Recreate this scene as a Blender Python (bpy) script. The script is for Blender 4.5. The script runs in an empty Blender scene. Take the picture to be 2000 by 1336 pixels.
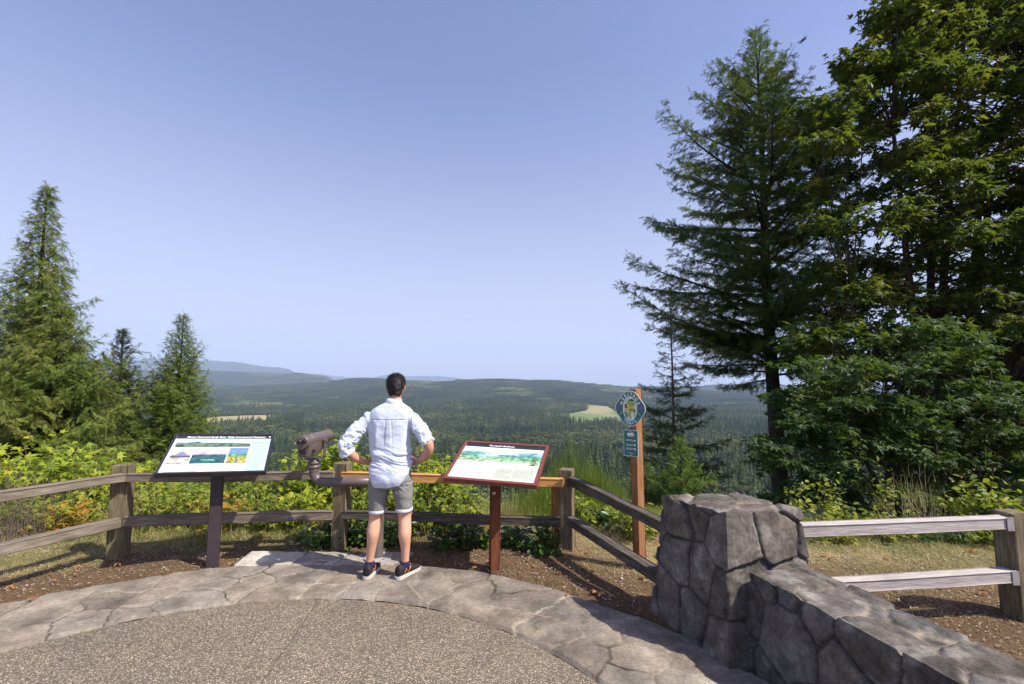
import bpy, bmesh, math, random
import numpy as np
from mathutils import Vector, Matrix

SC = bpy.context.scene
COL = SC.collection
RS = np.random.RandomState
rad = math.radians
HAZE = 6.5e-5
EXPOSURE = 0.70

# ------------------------------------------------------------------ camera numbers (16 mm lens, eye height 1.72 m)
F, H, PITCH = 889.0, 1.72, math.atan(82 / 889.0)


def at(px, py, Y):
    """a pixel of the 2000 x 1336 photograph and a distance north -> a point in metres"""
    x, y = (px - 1000) / F, (668 - py) / F
    c, s = math.cos(PITCH), math.sin(PITCH)
    d = np.array([x, c - y * s, s + y * c])
    return np.array([0, 0, H]) + d * (Y / d[1])


def ground_pt(px, py, z=0.0):
    p = at(px, py, 1.0) - np.array([0, 0, H])
    return np.array([0, 0, H]) + p * ((z - H) / p[2])


# ------------------------------------------------------------------ numpy noise
def _hash(ix, iy, iz, seed):
    h = (ix.astype(np.int64) * 73856093) ^ (iy.astype(np.int64) * 19349663) ^ (iz.astype(np.int64) * 83492791) ^ (seed * 2654435761)
    h = (h ^ (h >> 13)) * 1274126177
    h = (h ^ (h >> 16)) & 0xFFFFFF
    return h / float(0xFFFFFF)


def vnoise(p, seed=0):
    p = np.asarray(p, float)
    if p.shape[1] == 2:
        p = np.c_[p, np.zeros(len(p))]
    i = np.floor(p).astype(np.int64)
    f = p - i
    f = f * f * (3 - 2 * f)
    o = np.zeros(len(p))
    for a in (0, 1):
        for b in (0, 1):
            for c in (0, 1):
                w = (f[:, 0] if a else 1 - f[:, 0]) * (f[:, 1] if b else 1 - f[:, 1]) * (f[:, 2] if c else 1 - f[:, 2])
                o += w * _hash(i[:, 0] + a, i[:, 1] + b, i[:, 2] + c, seed)
    return o * 2 - 1


def fbm(p, seed=0, n=4):
    p = np.asarray(p, float)
    o, a = 0, 1.0
    for k in range(n):
        o = o + a * vnoise(p * 2 ** k, seed + k * 17)
        a *= .5
    return o


def sstep(a, b, x):
    t = np.clip((x - a) / (b - a), 0, 1)
    return t * t * (3 - 2 * t)


def norm(v):
    v = np.asarray(v, float)
    return v / (np.linalg.norm(v, axis=-1, keepdims=True) + 1e-12)


# ------------------------------------------------------------------ mesh builder
class MB:
    def __init__(s):
        s.v, s.l, s.t, s.m, s.c, s.n = [], [], [], [], [], 0
        s.has_col = False

    def add(s, V, Fc, mi=0, col=None):
        V = np.asarray(V, float).reshape(-1, 3)
        if isinstance(Fc, np.ndarray):
            s.l.append((Fc + s.n).ravel())
            s.t.append(np.full(len(Fc), Fc.shape[1]))
            s.m.append(np.full(len(Fc), mi))
        else:
            for f in Fc:
                s.l.append(np.asarray(f) + s.n)
                s.t.append(np.array([len(f)]))
                s.m.append(np.array([mi]))
        if col is None:
            s.c.append(np.tile([1., 1., 1., 1.], (len(V), 1)))
        else:
            s.has_col = True
            col = np.asarray(col, float)
            if col.ndim == 1:
                col = np.tile(col, (len(V), 1))
            s.c.append(np.c_[col[:, :3], np.ones(len(col))])
        s.v.append(V)
        s.n += len(V)
        return s

    def grid(s, P, mi=0, col=None, closed_u=False, flip=False):
        """P: (nu, nv, 3)"""
        nu, nv = P.shape[:2]
        i = np.arange(nu if closed_u else nu - 1)
        j = np.arange(nv - 1)
        I, J = np.meshgrid(i, j, indexing='ij')
        I2 = (I + 1) % nu
        q = np.stack([I * nv + J, I2 * nv + J, I2 * nv + J + 1, I * nv + J + 1], -1).reshape(-1, 4)
        if flip:
            q = q[:, ::-1]
        return s.add(P.reshape(-1, 3), q, mi, None if col is None else col.reshape(-1, col.shape[-1]))

    def box(s, c, size, R=None, mi=0, bev=0.0, col=None, taper=1.0):
        x, y, z = np.asarray(size, float) / 2
        b = min(bev, x * .9, y * .9, z * .9)
        if b <= 0:
            V = np.array([[i * x, j * y, k * z] for k in (-1, 1) for j in (-1, 1) for i in (-1, 1)], float)
            Fc = np.array([[0, 2, 3, 1], [4, 5, 7, 6], [0, 1, 5, 4], [2, 6, 7, 3], [0, 4, 6, 2], [1, 3, 7, 5]])
        else:
            V, idx = [], {}
            for k in (-1, 1):
                for j in (-1, 1):
                    for i in (-1, 1):
                        for ax in range(3):
                            p = [i * (x - b), j * (y - b), k * (z - b)]
                            p[ax] += (i, j, k)[ax] * b
                            idx[(i, j, k, ax)] = len(V)
                            V.append(p)
            V = np.array(V)
            Fc = []
            for ax in range(3):
                o = [a for a in range(3) if a != ax]
                for sg in (-1, 1):
                    f = []
                    for a, bb in ((-1, -1), (1, -1), (1, 1), (-1, 1)):
                        key = [0, 0, 0]
                        key[ax] = sg; key[o[0]] = a; key[o[1]] = bb
                        f.append(idx[(*key, ax)])
                    Fc.append(f)
            for ax in range(3):
                o = [a for a in range(3) if a != ax]
                for a in (-1, 1):
                    for bb in (-1, 1):
                        k1, k2 = [0, 0, 0], [0, 0, 0]
                        k1[ax] = -1; k2[ax] = 1
                        k1[o[0]] = k2[o[0]] = a; k1[o[1]] = k2[o[1]] = bb
                        Fc.append([idx[(*k1, o[0])], idx[(*k2, o[0])], idx[(*k2, o[1])], idx[(*k1, o[1])]])
            for k in (-1, 1):
                for j in (-1, 1):
                    for i in (-1, 1):
                        Fc.append([idx[(i, j, k, 0)], idx[(i, j, k, 1)], idx[(i, j, k, 2)]])
            out = []
            for f in Fc:
                P = V[f]
                n = np.cross(P[1] - P[0], P[2] - P[0])
                out.append(f if np.dot(n, P.mean(0)) > 0 else f[::-1])
            Fc = out
        if taper != 1.0:
            V[:, :2] *= np.where(V[:, 2:3] > 0, taper, 1.0)
        if R is not None:
            V = V @ np.asarray(R, float).T
        return s.add(V + np.asarray(c, float), Fc, mi, col)

    def tube(s, path, r, n=8, mi=0, cap=True, col=None, ref=None, rx=None):
        """path (k,3), r scalar or (k,), optional elliptic second radius rx"""
        P = np.asarray(path, float)
        k = len(P)
        r = np.broadcast_to(np.asarray(r, float), (k,))
        rx = r if rx is None else np.broadcast_to(np.asarray(rx, float), (k,))
        T = norm(np.gradient(P, axis=0))
        u = np.array(ref if ref is not None else ([0, 0, 1.] if abs(T[0][2]) < .9 else [1., 0, 0]), float)
        V = []
        a = np.arange(n) / n * 2 * math.pi
        for i in range(k):
            u = norm(u - T[i] * np.dot(u, T[i]))
            w = np.cross(T[i], u)
            V.append(P[i] + np.outer(np.cos(a) * r[i], u) + np.outer(np.sin(a) * rx[i], w))
        V = np.array(V)
        base = s.n
        s.grid(V.transpose(1, 0, 2)[:, :, :], mi, None if col is None else np.tile(np.asarray(col, float), (n, k, 1)), closed_u=True, flip=True)
        if cap:
            idx = np.arange(n) * k + base - s.n
            s.l.append(idx[::1] + s.n); s.t.append(np.array([n])); s.m.append(np.array([mi]))
            s.l.append((idx + k - 1)[::-1] + s.n); s.t.append(np.array([n])); s.m.append(np.array([mi]))
        return s

    def prism(s, poly, z0, z1, fr=None, mi=0, col=None):
        """poly (k,2) counter-clockwise in a local frame fr=(origin, u, v, w); extruded along w from z0 to z1"""
        o, u, v, w = fr if fr is not None else (np.zeros(3), np.array([1., 0, 0]), np.array([0, 1., 0]), np.array([0, 0, 1.]))
        P = np.asarray(poly, float)
        k = len(P)
        B = o + P[:, :1] * u + P[:, 1:] * v
        V = np.r_[B + w * z0, B + w * z1]
        Fc = [list(range(k))[::-1], list(range(k, 2 * k))] + [[i, (i + 1) % k, k + (i + 1) % k, k + i] for i in range(k)]
        return s.add(V, Fc, mi, col)

    def inst(s, TV, TF, pos, d, nrm, sc, mi=0, col=None):
        """many copies of a template: its y axis along d, its z axis along nrm"""
        d = norm(d)
        x = norm(np.cross(d, nrm))
        z = np.cross(x, d)
        N, k = len(pos), len(TV)
        sc = np.asarray(sc, float)
        if sc.ndim == 1:
            sc = sc[:, None]
        sc = sc * np.ones((1, 3))
        L = TV[None] * sc[:, None, :]
        V = pos[:, None, :] + L[:, :, :1] * x[:, None] + L[:, :, 1:2] * d[:, None] + L[:, :, 2:] * z[:, None]
        Fc = (TF[None] + (np.arange(N) * k)[:, None, None]).reshape(-1, TF.shape[1])
        c = None if col is None else np.repeat(col, k, axis=0)
        return s.add(V.reshape(-1, 3), Fc, mi, c)

    def mesh(s, name, off=(0, 0, 0), smooth=False):
        me = bpy.data.meshes.new(name)
        V = np.concatenate(s.v) - np.asarray(off, float)
        L = np.concatenate(s.l).astype(np.int32)
        T = np.concatenate(s.t).astype(np.int32)
        me.vertices.add(len(V)); me.vertices.foreach_set('co', V.astype(np.float32).ravel())
        me.loops.add(len(L)); me.loops.foreach_set('vertex_index', L)
        me.polygons.add(len(T))
        me.polygons.foreach_set('loop_start', np.r_[0, np.cumsum(T)[:-1]].astype(np.int32))
        me.polygons.foreach_set('loop_total', T)
        me.polygons.foreach_set('material_index', np.concatenate(s.m).astype(np.int32))
        me.polygons.foreach_set('use_smooth', np.full(len(T), bool(smooth)))
        if s.has_col:
            a = me.color_attributes.new('Col', 'FLOAT_COLOR', 'POINT')
            a.data.foreach_set('color', np.concatenate(s.c).astype(np.float32).ravel())
        me.update(calc_edges=True)
        me.validate()
        return me

    def build(s, name, mat, parent=None, smooth=False, loc=None):
        off = wloc(parent) if parent is not None else np.asarray(loc if loc is not None else (0, 0, 0), float)
        me = s.mesh(name, off, smooth)
        return link(name, me, mat, parent, off if parent is None else None)


def wloc(o):
    p = np.zeros(3)
    while o is not None:
        p += np.array(o.location)
        o = o.parent
    return p


def link(name, me, mat, parent=None, loc=None):
    o = bpy.data.objects.new(name, me)
    for m in (mat if isinstance(mat, (list, tuple)) else [mat]):
        if m is not None:
            me.materials.append(m)
    COL.objects.link(o)
    if parent is not None:
        o.parent = parent
    if loc is not None:
        o.location = loc
    return o


def tag(o, label=None, cat=None, group=None, kind=None):
    if label: o['label'] = label
    if cat: o['category'] = cat
    if group: o['group'] = group
    if kind: o['kind'] = kind
    return o


def thing(name, label, cat, loc=(0, 0, 0), group=None):
    o = bpy.data.objects.new(name, None)
    COL.objects.link(o)
    o.location = loc
    o.empty_display_size = .1
    return tag(o, label, cat, group)


def remesh(mb, voxel, smooth=4, name='m'):
    """fuse overlapping closed shapes into one continuous surface"""
    me = mb.mesh(name)
    o = bpy.data.objects.new(name, me)
    COL.objects.link(o)
    m = o.modifiers.new('r', 'REMESH'); m.mode = 'VOXEL'; m.voxel_size = voxel
    if smooth:
        m2 = o.modifiers.new('s', 'SMOOTH'); m2.factor = .5; m2.iterations = smooth
    dg = bpy.context.evaluated_depsgraph_get()
    out = bpy.data.meshes.new_from_object(o.evaluated_get(dg))
    bpy.data.objects.remove(o)
    bpy.data.meshes.remove(me)
    V = np.empty(len(out.vertices) * 3, np.float32); out.vertices.foreach_get('co', V)
    N = np.empty(len(out.vertices) * 3, np.float32); out.vertex_normals.foreach_get('vector', N)
    L = np.empty(len(out.loops), np.int32); out.loops.foreach_get('vertex_index', L)
    V, N, L = V.reshape(-1, 3).astype(float), N.reshape(-1, 3).astype(float), L.reshape(-1, 4).astype(int)
    bpy.data.meshes.remove(out)
    return V, N, L


def rotz(a):
    c, s = math.cos(a), math.sin(a)
    return np.array([[c, -s, 0], [s, c, 0], [0, 0, 1.]])


# ------------------------------------------------------------------ materials
class NT:
    def __init__(s, name):
        s.mat = bpy.data.materials.new(name)
        s.mat.use_nodes = True
        s.nt = s.mat.node_tree
        s.nt.nodes.clear()
        s.out = s.nt.nodes.new('ShaderNodeOutputMaterial')

    def n(s, t, **k):
        nd = s.nt.nodes.new('ShaderNode' + t)
        for a, v in k.items():
            if a.startswith('i_'):
                nd.inputs[a[2:].replace('_', ' ')].default_value = v
            else:
                setattr(nd, a, v)
        return nd

    def l(s, a, b):
        s.nt.links.new(a, b)

    def coord(s, scale=None, kind='Object'):
        o = s.n('TexCoord').outputs[kind]
        if scale is not None:
            m = s.n('Mapping'); m.inputs['Scale'].default_value = scale
            s.l(o, m.inputs['Vector']); o = m.outputs[0]
        return o

    def noise(s, scale, detail=3, vec=None, rough=.55, out=0):
        t = s.n('TexNoise'); t.inputs['Scale'].default_value = scale; t.inputs['Detail'].default_value = detail; t.inputs['Roughness'].default_value = rough
        s.l(vec if vec is not None else s.coord(), t.inputs['Vector'])
        return t.outputs[out]

    def ramp(s, fac, stops, interp='LINEAR'):
        r = s.n('ValToRGB'); r.color_ramp.interpolation = interp
        e = r.color_ramp.elements
        while len(e) < len(stops): e.new(.5)
        for q, (p, c) in zip(e, stops):
            q.position = p
            q.color = (c, c, c, 1) if isinstance(c, (int, float)) else (*c[:3], 1)
        s.l(fac, r.inputs[0])
        return r.outputs[0]

    def mix(s, fac, a, b, mode='MIX'):
        m = s.n('Mix'); m.data_type = 'RGBA'; m.blend_type = mode
        for v, i in ((fac, 0), (a, 6), (b, 7)):
            if isinstance(v, (int, float)): m.inputs[i].default_value = v
            elif isinstance(v, (tuple, list)): m.inputs[i].default_value = (*v[:3], 1)
            else: s.l(v, m.inputs[i])
        return m.outputs[2]

    def math(s, op, a, b=None, c=None, clamp=False):
        m = s.n('Math'); m.operation = op; m.use_clamp = clamp
        for i, v in enumerate((a, b, c)):
            if v is None: continue
            if isinstance(v, (int, float)): m.inputs[i].default_value = v
            else: s.l(v, m.inputs[i])
        return m.outputs[0]

    def bump(s, h, strength=.5, dist=.01, prev=None):
        b = s.n('Bump'); b.inputs['Strength'].default_value = strength; b.inputs['Distance'].default_value = dist
        s.l(h, b.inputs['Height'])
        if prev is not None: s.l(prev, b.inputs['Normal'])
        return b.outputs[0]

    def bsdf(s, col, rough=.7, spec=.4, metal=0, normal=None, finish=True, **k):
        b = s.n('BsdfPrincipled')
        for v, i in ((col, 'Base Color'), (rough, 'Roughness'), (spec, 'Specular IOR Level'), (metal, 'Metallic')):
            if isinstance(v, (int, float)): b.inputs[i].default_value = v
            elif isinstance(v, (tuple, list)): b.inputs[i].default_value = (*v[:3], 1)
            else: s.l(v, b.inputs[i])
        for a, v in k.items(): b.inputs[a.replace('_', ' ')].default_value = v
        if normal is not None: s.l(normal, b.inputs['Normal'])
        if finish: s.l(b.outputs[0], s.out.inputs[0])
        return b.outputs[0]


def foliage(name, cols, trans=(.3, .4, .05), tf=.3, rough=.5, spec=.35, clump=1.2, far=False):
    t = NT(name)
    if far:                                     # whole stands differ in age and kind: a broad variation over the land
        r = t.n('ObjectInfo').outputs['Random']
        ge = t.n('NewGeometry')
        g = ge.outputs['Random Per Island']
        p1 = t.noise(.0042, 4, ge.outputs['Position'], .6)
        f = t.math('ADD', t.math('ADD', t.math('MULTIPLY', r, .38), t.math('MULTIPLY', g, .14)), t.math('MULTIPLY_ADD', p1, 2.0, -.72), clamp=True)
    else:
        g = t.n('NewGeometry').outputs['Random Per Island']
        nz = t.noise(clump, 2)
        f = t.math('ADD', t.math('MULTIPLY', g, .55), t.math('MULTIPLY_ADD', nz, 1.5, -.52), clamp=True)
    k = len(cols)
    c = t.ramp(f, [(i / (k - 1), x) for i, x in enumerate(cols)])
    b = t.bsdf(c, rough, spec, finish=False)
    if tf > 0:
        tr = t.n('BsdfTranslucent')
        t.l(t.mix(.5, c, trans), tr.inputs[0])
        m = t.n('MixShader'); m.inputs[0].default_value = tf
        t.l(b, m.inputs[1]); t.l(tr.outputs[0], m.inputs[2])
        b = m.outputs[0]
    t.l(b, t.out.inputs[0])
    return t.mat


def simple(name, col, rough=.6, spec=.4, metal=0, var=.15, nscale=20, bump=0, bdist=.002):
    t = NT(name)
    nz = t.noise(nscale, 4)
    lo = tuple(x * (1 - var) for x in col); hi = tuple(min(1, x * (1 + var)) for x in col)
    c = t.ramp(nz, [(.3, lo), (.7, hi)])
    t.bsdf(c, rough, spec, metal, normal=t.bump(nz, bump, bdist) if bump else None)
    return t.mat


def wood(name, cols, axis_scale=(1, 1, 1), dark=.5):
    """weathered timber; grain runs along the beam's local X"""
    t = NT(name)
    va = t.n('VectorMath'); va.operation = 'ADD'
    t.l(t.coord(), va.inputs[0])
    t.l(t.math('MULTIPLY', t.n('ObjectInfo').outputs['Random'], 37.0), va.inputs[1])
    v = va.outputs[0]
    mp = t.n('Mapping'); mp.inputs['Scale'].default_value = (2.4, 24, 24); t.l(v, mp.inputs[0])
    n1 = t.noise(1.6, 5, mp.outputs[0], .65)
    n2 = t.noise(3.2, 3, v)
    mp2 = t.n('Mapping'); mp2.inputs['Scale'].default_value = (4.5, 80, 80); t.l(v, mp2.inputs[0])
    n3 = t.noise(1.5, 3, mp2.outputs[0])
    c = t.ramp(n1, [(.25, cols[0]), (.48, cols[1]), (.72, cols[2])])
    c = t.mix(t.ramp(n3, [(.3, .55), (.5, 0)]), c, tuple(x * dark for x in cols[0]))
    c = t.mix(t.ramp(n2, [(.45, 0), (.75, .5)]), c, cols[3])
    t.bsdf(c, .85, .2, normal=t.bump(n3, .7, .004, t.bump(n1, .6, .006)))
    return t.mat


M = {}
M['cedar'] = foliage('cedar_foliage', [(.035, .06, .012), (.10, .145, .025), (.18, .22, .04), (.23, .20, .06)], (.32, .38, .05), .28, .6, .25, .8)
M['cedar_yellow'] = foliage('young_cedar_foliage', [(.06, .095, .02), (.15, .20, .035), (.25, .29, .06)], (.34, .42, .06), .3, .6, .25, .8)
M['fir'] = foliage('fir_foliage', [(.018, .05, .02), (.05, .10, .026), (.12, .17, .03), (.22, .24, .04)], (.24, .34, .05), .26, .5, .4, .45)
M['fir_dark'] = foliage('dark_fir_foliage', [(.02, .034, .014), (.055, .075, .02), (.11, .125, .032)], (.16, .24, .04), .18, .6, .3, .6)
M['fir_young'] = foliage('young_fir_foliage', [(.06, .11, .025), (.11, .18, .035), (.18, .26, .05)], (.3, .42, .05), .3, .5, .3, 2)
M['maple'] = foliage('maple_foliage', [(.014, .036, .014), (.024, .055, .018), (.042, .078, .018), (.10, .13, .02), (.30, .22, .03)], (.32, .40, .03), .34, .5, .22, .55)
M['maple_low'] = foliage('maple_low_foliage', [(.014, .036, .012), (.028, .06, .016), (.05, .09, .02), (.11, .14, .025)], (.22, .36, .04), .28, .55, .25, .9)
M['thimble'] = foliage('thimbleberry_foliage', [(.06, .10, .012), (.15, .22, .02), (.28, .34, .028), (.40, .42, .035), (.48, .36, .03)], (.5, .62, .03), .4, .45, .3, 1.6)
M['vine'] = foliage('vine_foliage', [(.045, .08, .01), (.125, .175, .02), (.24, .285, .03), (.38, .34, .04)], (.5, .6, .03), .38, .5, .3, 2)
M['red'] = foliage('reddened_leaves', [(.3, .06, .015), (.42, .13, .03), (.4, .24, .05)], (.6, .25, .03), .35, .5, .3, 3)
M['redmix'] = foliage('reddening_foliage', [(.08, .12, .015), (.16, .2, .02), (.3, .28, .03), (.45, .2, .035), (.42, .11, .03)], (.6, .45, .04), .38, .5, .3, 2.5)
M['salal'] = foliage('salal_foliage', [(.015, .04, .012), (.035, .08, .015), (.09, .16, .02)], (.2, .35, .03), .22, .3, .5, 3)
M['snowberry'] = foliage('snowberry_foliage', [(.06, .1, .015), (.14, .19, .025), (.28, .3, .04), (.42, .34, .05)], (.5, .55, .05), .38, .5, .3, 2)
M['broom'] = foliage('broom_stems', [(.06, .105, .012), (.13, .19, .02), (.22, .27, .035)], (.3, .4, .04), .25, .5, .3, 2)
M['dry'] = foliage('dry_grass', [(.13, .10, .04), (.36, .29, .13), (.5, .42, .22), (.22, .24, .06)], (.6, .5, .25), .3, .7, .2, 2)
M['greengrass'] = foliage('green_grass', [(.06, .1, .015), (.14, .18, .03), (.3, .28, .09)], (.4, .45, .08), .3, .6, .2, 2)
M['far_conifer'] = foliage('far_conifer_foliage', [(.008, .018, .008), (.018, .034, .012), (.038, .058, .017), (.085, .10, .03)], (.1, .15, .03), 0, .8, .1, far=True)
M['far_leafy'] = foliage('far_leafy_foliage', [(.025, .045, .012), (.05, .072, .018), (.09, .11, .028), (.17, .165, .055)], (.1, .15, .03), 0, .8, .1, far=True)
M['bark'] = simple('dark_bark', (.055, .042, .032), .9, .2, 0, .5, 9, .9, .02)
M['bark_far'] = simple('far_bark', (.08, .06, .045), .9, .1)
M['twig'] = simple('twig', (.2, .15, .10), .85, .2, 0, .4, 30)
M['brown_twig'] = simple('grey_twig', (.13, .105, .085), .85, .2, 0, .4, 30)
M['deadleaf'] = foliage('dead_leaves', [(.2, .08, .03), (.36, .16, .06), (.45, .26, .12)], (.5, .25, .1), .2, .7, .2, 3)
M['chips'] = foliage('wood_chip_litter', [(.12, .085, .06), (.24, .18, .12), (.4, .33, .25), (.55, .5, .42)], (.3, .2, .1), 0, .8, .2, 3)

gray_rail = wood('weathered_grey_timber', [(.085, .068, .05), (.18, .15, .118), (.30, .262, .22), (.14, .105, .07)])
M['rail'] = gray_rail
M['rail_dark'] = wood('blackened_timber', [(.03, .026, .022), (.085, .072, .06), (.19, .165, .14), (.05, .045, .035)])
M['rail_pale'] = wood('pale_silver_timber', [(.26, .235, .22), (.42, .385, .37), (.58, .54, .52), (.36, .32, .29)], dark=1.0)
M['rail_new'] = wood('fresh_pine_timber', [(.36, .17, .05), (.5, .27, .10), (.62, .38, .17), (.44, .22, .07)], dark=1.1)
M['post_old'] = wood('mossy_post_timber', [(.07, .05, .03), (.17, .135, .085), (.29, .25, .17), (.115, .11, .055)])
M['post_red'] = wood('red_cedar_timber', [(.17, .075, .03), (.29, .14, .06), (.40, .22, .11), (.22, .11, .055)], dark=1.0)
M['post_stain'] = wood('brown_stained_timber', [(.09, .028, .015), (.15, .05, .026), (.2, .07, .04), (.11, .035, .02)], dark=.9)
M['post_black'] = simple('dark_painted_post', (.04, .028, .034), .55, .4, 0, .15, 20)
M['frame_black'] = simple('black_frame', (.022, .022, .03), .4, .5, 0, .1)
M['frame_brown'] = simple('brown_frame', (.17, .05, .038), .5, .4, 0, .12, 30)
M['bronze'] = simple('brown_metal_paint', (.108, .085, .08), .42, .5, 0, .1, 14)
M['bronze_dark'] = simple('dark_lens', (.02, .018, .02), .15, .6)
M['steel'] = simple('pale_steel', (.55, .55, .56), .35, .5, .6)
M['plate'] = simple('concrete_footing_plate', (.34, .32, .31), .6, .4, .0, .25, 30)
M['green_sign'] = simple('green_sign_enamel', (.018, .15, .135), .4, .5, 0, .06)
M['white_paint'] = simple('white_sign_paint', (.78, .8, .78), .5, .4, 0, .03)
M['sign_grey'] = simple('sign_text_grey', (.26, .26, .27), .6, .2, 0, .05)
M['header'] = simple('sign_header_black', (.025, .026, .032), .45, .4, 0, .05)
M['skyblue'] = simple('printed_light_blue', (.40, .60, .72), .4, .4, 0, .03)
M['printwhite'] = simple('printed_white', (.66, .69, .74), .35, .45, 0, .02)
M['cream'] = simple('printed_cream', (.56, .59, .49), .4, .4, 0, .03)


def attr_mat(name, rough=.6, spec=.4, nscale=0, var=.2, bump=0, bdist=.003, nscale2=0):
    t = NT(name)
    a = t.n('VertexColor'); a.layer_name = 'Col'
    c = a.outputs[0]
    nrm = None
    if nscale:
        n1 = t.noise(nscale, 6, None, .7)
        c = t.mix(1.0, c, t.ramp(n1, [(.25, 1 - var), (.75, 1 + var)]), 'MULTIPLY')
        if nscale2:
            n2 = t.noise(nscale2, 3)
            c = t.mix(1.0, c, t.ramp(n2, [(.3, 1 - var), (.7, 1 + var)]), 'MULTIPLY')
        n3 = t.noise(nscale * 6, 3, None, .8)                 # fine grit and pale lichen specks
        c = t.mix(1.0, c, t.ramp(n3, [(.3, 1 - var * .8), (.6, 1 + var * .3), (.72, 1 + var * 1.6)]), 'MULTIPLY')
        if bump: nrm = t.bump(n3, bump * .6, bdist * .35, t.bump(n1, bump, bdist))
    t.bsdf(c, rough, spec, normal=nrm)
    return t.mat


M['print'] = attr_mat('printed_picture', .4, .4)
M['stone'] = attr_mat('rough_basalt', .92, .15, 42, .42, .75, .008, 9)
M['flag'] = attr_mat('flagstone', .85, .2, 34, .34, .9, .010, 5)
M['terrain'] = attr_mat('terrain_cover', .95, .1, .02, .35)

M['field'] = attr_mat('meadow', .95, .1, .02, .22)
M['skin'] = attr_mat('skin', .5, .4, 60, .06, .15, .001)
M['shoe'] = simple('black_knit', (.018, .017, .022), .7, .3, 0, .3, 200, .4, .001)
M['orange'] = simple('orange_stripe', (.42, .16, .05), .6, .3)
M['sole'] = simple('white_rubber', (.52, .50, .46), .6, .3, 0, .06)
M['sock'] = simple('purple_sock', (.03, .022, .065), .9, .1)
M['hair'] = foliage('dark_hair', [(.006, .005, .006), (.012, .010, .011), (.022, .019, .019), (.045, .04, .04)], (.01, .01, .01), 0, .5, .4, 25)
M['eye'] = simple('eye_white', (.6, .58, .56), .2, .5)


def cloth(name, col, weave=900, var=.06, tr=0.0, trc=(1, 1, 1)):
    t = NT(name)
    co = t.coord()
    n0 = t.noise(7, 3, co)
    mp = t.n('Mapping'); mp.inputs['Scale'].default_value = (1, 1, .15); t.l(co, mp.inputs[0])
    n1 = t.noise(160, 2, mp.outputs[0])
    mp2 = t.n('Mapping'); mp2.inputs['Scale'].default_value = (.15, .15, 1); t.l(co, mp2.inputs[0])
    n2 = t.noise(160, 2, mp2.outputs[0])
    nn = t.math('ADD', n1, n2)
    c = t.ramp(t.math('MULTIPLY_ADD', nn, .5, 0), [(.35, tuple(x * (1 - var * 1.5) for x in col)), (.65, tuple(min(1, x * (1 + var)) for x in col))])
    c = t.mix(t.ramp(n0, [(.4, 0), (.7, .35)]), c, tuple(x * (1 - var) for x in col))
    b = t.bsdf(c, .85, .2, normal=t.bump(nn, .35, .0015), finish=False)
    if tr:
        q = t.n('BsdfTranslucent'); q.inputs[0].default_value = (*trc, 1)
        m = t.n('MixShader'); m.inputs[0].default_value = tr
        t.l(b, m.inputs[1]); t.l(q.outputs[0], m.inputs[2]); b = m.outputs[0]
    t.l(b, t.out.inputs[0])
    return t.mat


M['shirt'] = cloth('pale_blue_linen', (.62, .69, .84), tr=.12, trc=(.7, .78, .95))
M['shorts'] = cloth('grey_cotton', (.215, .215, .21), var=.1)
M['shorts_cuff'] = cloth('pale_cuff', (.5, .52, .56))


def mat_aggregate():
    t = NT('exposed_aggregate')
    co = t.coord()
    v = t.n('TexVoronoi'); v.inputs['Scale'].default_value = 100; t.l(co, v.inputs['Vector'])
    sep = t.n('SeparateColor'); t.l(v.outputs['Color'], sep.inputs[0])
    c = t.ramp(sep.outputs[0], [(0, (.07, .058, .045)), (.3, (.185, .157, .125)), (.55, (.30, .255, .20)), (.8, (.43, .365, .28)), (1, (.56, .49, .38))])
    edge = t.ramp(v.outputs['Distance'], [(.30, 0), (.62, 1)])
    c = t.mix(edge, c, (.125, .105, .085))
    big = t.noise(1.3, 4)
    c = t.mix(1.0, c, t.ramp(big, [(.3, (.82, .82, .84)), (.7, (1.15, 1.13, 1.1))]), 'MULTIPLY')
    fine = t.noise(420, 2)
    c = t.mix(1.0, c, t.ramp(fine, [(.3, (.78, .765, .71)), (.7, (1.26, 1.23, 1.15))]), 'MULTIPLY')
    # saw-cut control joint: a real line on the slab
    px = t.n('SeparateXYZ'); t.l(co, px.inputs[0])
    g0, g1 = ground_pt(624, 1170), ground_pt(507, 1336)
    e = norm(g1 - g0); nx, ny = -e[1], e[0]
    q = t.math('ADD', t.math('MULTIPLY', px.outputs[0], float(nx)), t.math('MULTIPLY', px.outputs[1], float(ny)))
    d = t.math('ABSOLUTE', t.math('SUBTRACT', q, float(nx * g0[0] + ny * g0[1])))
    m = t.math('MULTIPLY', t.ramp(d, [(.002, 1), (.008, 0)]), .4)
    c = t.mix(m, c, (.06, .05, .04))
    h = t.math('SUBTRACT', t.math('MULTIPLY', edge, -1.0), t.math('MULTIPLY', m, 3))
    t.bsdf(c, .78, .35, normal=t.bump(h, .8, .004))
    return t.mat


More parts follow.
